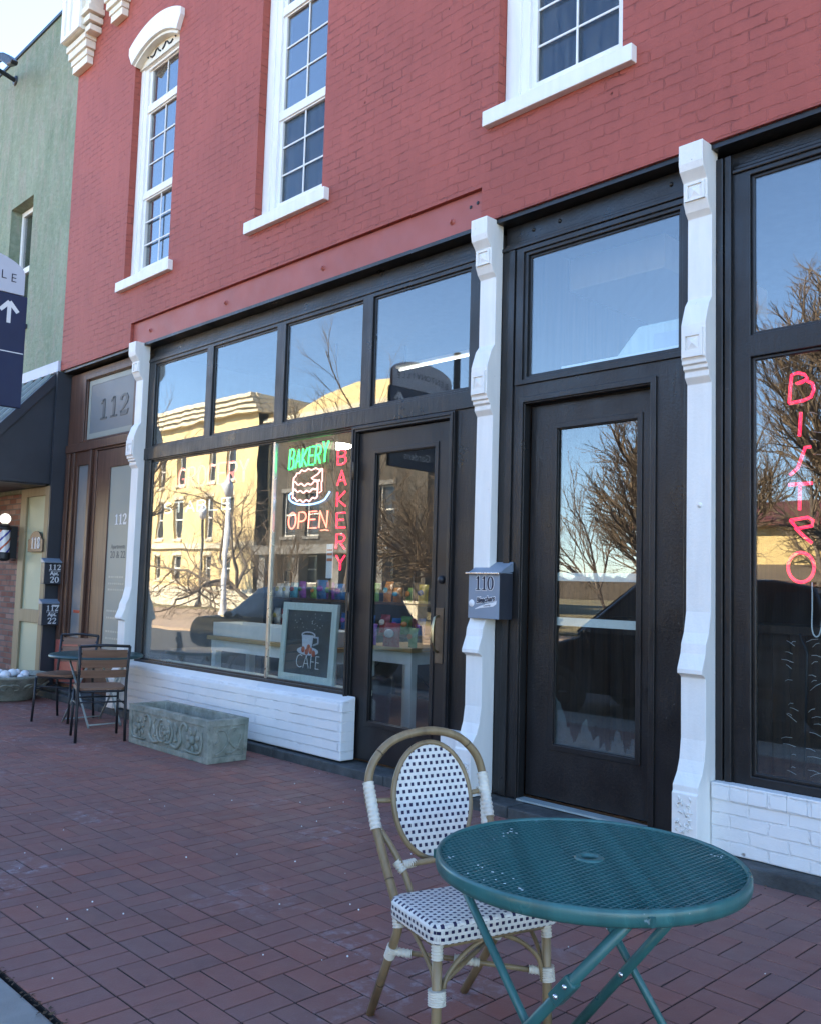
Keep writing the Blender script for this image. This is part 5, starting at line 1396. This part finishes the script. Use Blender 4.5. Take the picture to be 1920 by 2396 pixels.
for (x0, x1, y0, y1, z0) in ((-80.4, -53.5, -32.0, -31.5, 13.7), (-53.999, -53.4, -60, -32.001, 13.7), (-53.9, -37.8, -33.2, -32.9, 11.9)):
    for i in range(4): b.box(x0, x1, y0-(0 if y1-y0 < 2 else 0), y1+.16*i, z0+.32*i, z0+.32*i+.30)
b.box(-80.2, -53.7, -31.998, -31.75, 3.95, 4.35); b.box(-80.2, -53.7, -31.998, -31.7, 0, 1.0)
b.build('cornice', 'courttrim', co)
MB().plate([(-53.9, 12.0), (-38.3, 12.0), (-38.3, 13.6), (-41.5, 13.9), (-41.5, 15.6), (-43.2, 15.6), (-43.2, 15.1), (-46.5, 15.35), (-50, 14.9), (-53.9, 13.9)], [], -36, -34.8).build('parapet', 'court', co)
MB().box(-80, -54.1, -60, -33.1, 0, 14.9).build('body', 'court', co)
MB().box(-53.8, -38.1, -46, -34.3, 0, 12.3).build('shade_annex', 'shade_annex', co)
b = MB().box(-53, -39, -33, -31, 3.4, 4.0)
for x in (-52, -48, -44, -40): b.box(x-.35, x+.35, -32, -31.3, 0, 3.4)
b.build('porch', 'greywall', co)
place(co, off)

def shed(name, label, x0, x1, y0, y1, h, wall, roof, rz=1.6):
    t = thing(name, label, 'building', ((x0+x1)/2, y1, 0))
    MB().box(x0, x1, y0, y1, 0, h).build('wall', wall, t)
    ym = (y0+y1)/2
    MB().plate([(y0-.5, h+.002), (y1+.6, h+.002), (y1+.6, h+.22), (ym, h+rz), (y0-.5, h+.22)], [], x0-.4, x1+.4, axis='x').build('roof', roof, t)
    MB().plate([(y1+.002, 2.5), (y1+1.8, 2.1), (y1+1.8, 2.3), (y1+.002, 2.9)], [], x0+.3, x1-.3, axis='x').build('canopy', 'bark', t)
    x = x0+1.2
    while x < x1-2:
        w = MB().box(x, x+1.7, y1+.002, y1+.06, .5, 2.2).build('window', 'windark', t)
        MB().box(x+.2, x+.8, y1+.062, y1+.07, 1.2, 1.9).build('poster', 'letterwhite', w); x += 2.6
    place(t, ((x0+x1)/2, y1, 0)); return t
shed('yellow_shop', 'long yellow shop with a dark red roof across the street', -24, -4, -44, -34, 4.6, 'yellowwall', 'roofred')
shed('grey_shop', 'plain grey flat shop beyond the yellow one', -2, 18, -46, -36, 5.2, 'greywall', 'roofred', .6)
shed('small_shop', 'small pale shop far down the street', -36, -27, -30, -26, 3.0, 'greywall', 'roofred', 1.0) if False else None

# bare trees
def bare_tree(label, x, y, h, seed, spread=.6, trunk=.16, fork=.25, lean=0, z0=0., counts=(5, 5, 5, 4, 3), up=.10, curvy=.16):
    rr = random.Random(seed); T = MB(); C = MB(); N = len(counts)
    t = thing('bare_tree', label, 'tree', (x, y, z0), 0, 'bare winter trees across the street')
    def grow(p, d, L, r, lv):
        n = 5 if lv < 2 else (4 if lv < N-1 else 3); pts = [p]; q = p.copy(); dd = d.copy()
        for i in range(n):
            dd = (dd+Vector((rr.gauss(0, curvy), rr.gauss(0, curvy), rr.gauss(0, curvy)*.6+(up if lv else 0)))).normalized()
            q = q+dd*(L/n); pts.append(q.copy())
        rs = [max(.0042, r*(1-.55*i/n)) for i in range(n+1)]
        (T if lv < 2 else C).tube(pts, rs, 8 if lv == 0 else (5 if lv < 3 else 3), cap=False)
        if lv >= N: return
        for c in range(counts[lv]):
            f = rr.uniform(.72, 1.0) if lv == 0 else .22+.78*(c+rr.random())/counts[lv]
            i = min(n-1, int(f*n)); b = pts[i].lerp(pts[i+1], min(1, f*n-i))
            a = rr.uniform(0, 2*PI) if lv else 2*PI*(c+rr.uniform(-.25, .25))/counts[0]
            s_ = spread*rr.uniform(.65, 1.3)
            bd_ = (pts[min(n, i+1)]-pts[i]).normalized()
            side = bd_.orthogonal().normalized(); side.rotate(Matrix.Rotation(a, 3, bd_))
            nd_ = (bd_*math.cos(s_)+side*math.sin(s_)).normalized()
            LL = h*.46*rr.uniform(.8, 1.15) if lv == 0 else L*rr.uniform(.42, .66)*(1.15-.35*f)
            grow(b, nd_, LL, r*(.62 if lv == 0 else .5)*rr.uniform(.8, 1.05), lv+1)
    grow(Vector((0, 0, -.05)), Vector((lean, 0, 1)).normalized(), h*fork, trunk, 0)
    T.build('trunk', 'bark', t); C.build('crown', 'twig', t)
    return t
bare_tree('large bare spreading tree at the far kerb opposite the bistro', -7.2, -12.5, 9.4, 3, .48, .19, .24, 0, -.06, (9, 8, 7, 6, 4), .07)
bare_tree('low wide bare tree at the far kerb opposite the 110 door', -10.4, -12.4, 6.3, 31, .62, .15, .3, -.05, -.06, (9, 8, 6, 5, 2), .09, .12)
bare_tree('smaller broad bare tree behind the low wide one', -12.6, -17.6, 6.0, 11, .55, .10, .26, 0, -.02, (6, 6, 5, 4, 2), .08)
bare_tree('slim bare tree standing behind the broad one', -16.2, -19.6, 6.6, 5, .5, .08, .28, 0, -.02, (6, 6, 5, 4))
bare_tree('many stemmed bare sapling before the courthouse block coloured as shade', -25.8, -14.2, 5.0, 8, .42, .055, .1, 0, -.06, (7, 6, 5, 4))
bare_tree('crooked bare tree before the lit courthouse wall', -33.0, -17.8, 8.6, 12, .8, .15, .26, 0, -.02, (6, 6, 5, 4, 2), .05, .26)
bare_tree('tall bare tree past the far end of the courthouse', -58, -22, 17, 14, .6, .2, .22, 0, 0, (6, 6, 5, 4, 2))
bare_tree('leaning bare tree over the lawn opposite the shop door', -20.6, -17.0, 7.6, 16, .75, .14, .2, .12, -.02, (8, 8, 7, 5, 3), -.02, .24)
bare_tree('bare tree between the yellow shop and the grey shop', -2.5, -19.0, 11.0, 18, .6, .17, .22, 0, -.02, (6, 6, 5, 5, 3))
bare_tree('wide bare tree on the lawn far behind the others', -14, -30, 11, 20, .65, .2, .22, 0, 0, (6, 6, 5, 4, 2))
bare_tree('tall thin bare tree near the corner of the block coloured as shade', -38, -27, 15, 22, .5, .17, .3, 0, 0, (6, 6, 5, 4, 2))

# shrubs, lamp posts, low wall
for i, (x, y, s_, lab) in enumerate(((-44, -27, 1.3, 'clipped dark shrub below the lit courthouse wall'), (-40, -27.5, 1.1, 'smaller clipped shrub beside the large one'), (-33, -24, 1.2, 'round shrub near the courthouse corner'), (-23, -24.5, 1.0, 'low shrub in front of the porch'))):
    t = thing('shrub', lab, 'shrub', (x, y, 0)); b = MB(); rs_ = random.Random(i)
    for k in range(900):
        a = rs_.uniform(0, 6.28); e = math.asin(rs_.uniform(-.1, 1)); rd = s_*rs_.uniform(.75, 1)*(1+.2*noise.noise(Vector((a*2, e*3, i))))
        c_ = Vector((rd*math.cos(a)*math.cos(e), rd*math.sin(a)*math.cos(e), s_*.1+rd*.75*math.sin(e))); u = Vector((rs_.gauss(0, 1), rs_.gauss(0, 1), rs_.gauss(0, 1))).normalized()*.09; v = u.orthogonal().normalized()*.05
        b.add([c_-u, c_-v, c_+u, c_+v], [(0, 1, 2, 3)])
    b.build('foliage', 'hedge', t); MB().tube([(0, 0, 0), (0, 0, s_*.6)], .06, 6).build('stem', 'bark', t)
for x, y, lab in ((-31.5, -15.2, 'white painted lamp post at the far kerb, tallest of the posts'), (-44.5, -22, 'dark lamp post on the courthouse lawn')):
    t = thing('lamp_post', lab, 'street lamp', (x, y, -.1))
    MB().lathe([(0, 0), (.2, 0), (.2, .3), (.11, .5), (.085, 5.0), (.0, 5.02)], n=14).build('post', 'pole' if x > -40 else 'iron', t)
    MB().lathe([(.0, 5.0), (.16, 5.05), (.24, 5.5), (.12, 5.7), (.03, 5.95), (0, 5.97)], n=14).build('lantern', 'signgrey', t)
lw = thing('low_wall', 'low pale stone wall along the courthouse lawn', 'wall', (-45, -23, 0))
MB().box(-25, 17, -.3, .3, 0, .75).box(-25.1, 17.1, -.38, .38, .751, .86).build('wall', 'courttrim', lw)

# cars
def car(label, x, y, paint, L=4.6, roof=1.70, yaw=0, suv=True):
    t = thing('parked_car', label, 'car', (x, y, -.15), yaw, 'cars parked along the street')
    hw = .92; bz = 1.08 if suv else .95
    k = L/4.6
    prof = [(0.02, .42), (.0, .62), (.06, .80), (.25, .92), (.9, .99), (1.22, bz), (4.42, bz+.03), (4.56, .95), (4.6, .55), (4.5, .36), (.25, .34)]
    def inside(cx): return [(cx+.36*math.cos(PI*i/10), .34+.0+.36*math.sin(PI*i/10)) for i in range(11)]
    o_ = [(q*k, z) for q, z in prof]
    body = MB().plate(o_, [], -hw, hw)
    body.v = [(a, b_*(1-.06*max(0, (.6-c_))-.05*abs(a/k-2.3)/2.3), c_) for a, b_, c_ in body.v]
    bo = body.build('body', paint, t, .06, None, 3)
    r0 = roof+.15-.15
    cab = [(1.15, bz+.0), (1.95, r0-.05), (2.3, r0), (3.7, r0+.01), (4.15, r0-.06), (4.45, bz+.02)]
    def tp(vs): return [(a, b_*(1-.22*max(0, (c_-bz))/(roof-bz)), c_) for a, b_, c_ in vs]
    cm = MB().plate([(q*k, z) for q, z in cab], [], -hw+.02, hw-.02); cm.v = tp(cm.v)
    co_ = cm.build('cabin', paint, t, .035, None, 3)
    for g0, g1 in (((1.34, bz+.04), (2.72, bz+.05)), ((2.80, bz+.05), (3.66, bz+.06)), ((3.74, bz+.06), (4.22, bz+.08))):
        a = g0[0]; b_ = g1[0]
        top0 = max(a+.0, 1.34+.62*1) if a < 1.5 else a
        poly = [(a, g0[1]), (b_, g1[1]), (b_-(.10 if b_ > 4 else .0), r0-.12), (top0, r0-.13)]
        w = MB().plate([(q*k, z) for q, z in poly], [], -hw+.014, hw-.014); w.v = tp(w.v); w.build('window', 'windark', t)
    ws = MB(); ws.plate([(1.14*k, bz+.03), (1.90*k, r0-.09), (1.88*k, r0-.07), (1.11*k, bz+.05)], [], -hw+.12, hw-.12); ws.v = tp(ws.v); ws.build('windshield', 'windark', t)
    ws = MB(); ws.plate([(4.46*k, bz+.10), (4.20*k, r0-.10), (4.22*k, r0-.09), (4.49*k, bz+.11)], [], -hw+.14, hw-.14); ws.v = tp(ws.v); ws.build('rear_window', 'windark', t)
    for cx in (.92*k, 3.72*k):
        for s_ in (-1, 1):
            M4 = Matrix.Translation((cx, s_*(hw-.10), .335)) @ Matrix.Rotation(R(90), 4, 'X')
            w = MB().lathe([(.22, -.105), (.32, -.10), (.335, -.06), (.335, .06), (.32, .10), (.22, .105)], n=28, closed=True).build('wheel', 'tyre', t, 0, M4)
            rm_ = MB().lathe([(0, -.08), (.21, -.10), (.225, -.07), (.225, .07), (.21, .10), (0, .08)], n=20)
            for q in range(5):
                a = 2*PI*q/5; rm_.tube([(.03*math.cos(a), .03*math.sin(a), s_*-.10), (.2*math.cos(a), .2*math.sin(a), s_*-.105)], .022, 6)
            rm_.build('rim', 'charcoal', w, 0, M4)
    for s_ in (-1, 1):
        MB().sphere((.12*k, s_*.66, .78), .16, 12, 8, (.9, 1, .45)).build('headlight', 'rivet', t)
        MB().sphere((4.5*k, s_*.72, .95), .12, 12, 8, (.6, .8, 1.2)).build('tail_light', 'pred', t)
        MB().sphere((1.45*k, s_*1.0, bz+.06), .1, 10, 7, (.6, .9, .8)).build('mirror', paint, t)
    return t
car('black parked car at the kerb right behind the chair and table', -8.2, -5.52, 'carblack', 4.7, 1.83)
car('black parked low car at the kerb opposite the bakery window', -16.35, -5.55, 'carblack', 4.9, 1.58, 0, False)


# far woods as one mass
wd = MB(); rw2 = random.Random(9); n = 700
for d_, hb in ((-150, 3.2), (-158, 4.4)):
    vs = []
    for i in range(n+1):
        x = -300+440*i/n; h = hb+1.6*noise.noise(Vector((x*.05, d_, 0)))+1.1*noise.noise(Vector((x*.3, d_, 3)))+.8*noise.noise(Vector((x*1.3, d_, 7)))
        vs += [(x, d_, -.3), (x, d_, h), (x, d_-5, h*.8), (x, d_-5, -.3)]
    wd.add(vs, [(i*4+k, i*4+k+1, i*4+k+5, i*4+k+4) for i in range(n) for k in range(3)])
for i in range(9000):
    x = rw2.uniform(-290, 130); y = -149-rw2.uniform(0, 20); h = rw2.uniform(3.5, 6.5)+2.2*noise.noise(Vector((x*.04, 0, 0)))
    ln = rw2.uniform(-.9, .9)
    wd.add([(x-.05, y, 0), (x+.05, y, 0), (x+ln, y, h)], [(0, 1, 2)])
    for q in range(4):
        z = h*rw2.uniform(.35, .9); e_ = rw2.uniform(-1.1, 1.1); xx = x+ln*z/h
        wd.add([(xx, y, z), (xx, y, z+.07), (xx+e_, y, z+abs(e_)*1.1+.2)], [(0, 1, 2)])
M['woods'] = simple('far winter woods', (.075, .06, .048, 1), .95, .35, 1.5)
o = wd.build('distant_woods', 'woods'); o['kind'] = 'stuff'; tag(o, 'brown leafless woods along the horizon far behind', 'woods')

# ================================================================== LIGHT, SKY, CAMERA
EL, AZ = 36, 16
w = bpy.data.worlds.new('World'); sc.world = w; w.use_nodes = True
nt = w.node_tree; bgn = nt.nodes['Background']
sk = nt.nodes.new('ShaderNodeTexSky'); sk.sky_type = 'NISHITA'; sk.sun_disc = False
sk.sun_elevation = R(EL); sk.sun_rotation = R(-AZ); sk.altitude = 1200; sk.air_density = 1.0; sk.dust_density = .05; sk.ozone_density = 3.0
nt.links.new(sk.outputs[0], bgn.inputs[0]); bgn.inputs[1].default_value = .09
ld = bpy.data.lights.new('sun', 'SUN'); ld.energy = 4.6; ld.angle = R(.53); ld.color = (1, .85, .64)
lo = bpy.data.objects.new('sun', ld); COL.objects.link(lo)
sd_ = Vector((-math.sin(R(AZ))*math.cos(R(EL)), math.cos(R(AZ))*math.cos(R(EL)), math.sin(R(EL))))
lo.rotation_euler = sd_.to_track_quat('Z', 'Y').to_euler(); lo.location = (-30, 30, 40)

cd = bpy.data.cameras.new('camera'); cam = bpy.data.objects.new('camera', cd); COL.objects.link(cam); sc.camera = cam
yaw, pitch, roll = R(45.774), R(4.682), R(1.652)
fw = Vector((-math.sin(yaw)*math.cos(pitch), math.cos(yaw)*math.cos(pitch), math.sin(pitch)))
r0 = Vector((math.cos(yaw), math.sin(yaw), 0)); u0 = r0.cross(fw)
rt_ = r0*math.cos(roll)+u0*math.sin(roll); up_ = -r0*math.sin(roll)+u0*math.cos(roll)
m = Matrix((rt_, up_, -fw)).transposed().to_4x4(); m.translation = (0, -4.855, 1.5)
cam.matrix_world = m
cd.sensor_fit = 'VERTICAL'; cd.sensor_height = 24; cd.lens = 2124/2396*24
cd.clip_end = 2000; cd.clip_start = .05

sc.render.engine = 'CYCLES'
cy_ = sc.cycles; cy_.use_denoising = True; cy_.max_bounces = 10; cy_.transparent_max_bounces = 20; cy_.glossy_bounces = 5; cy_.diffuse_bounces = 4
cy_.caustics_reflective = False; cy_.caustics_refractive = False; cy_.sample_clamp_indirect = 6
vs_ = sc.view_settings
vs_.view_transform = 'Standard'; vs_.look = 'None'; vs_.gamma = 1; vs_.use_curve_mapping = False
vs_.exposure = 3.15
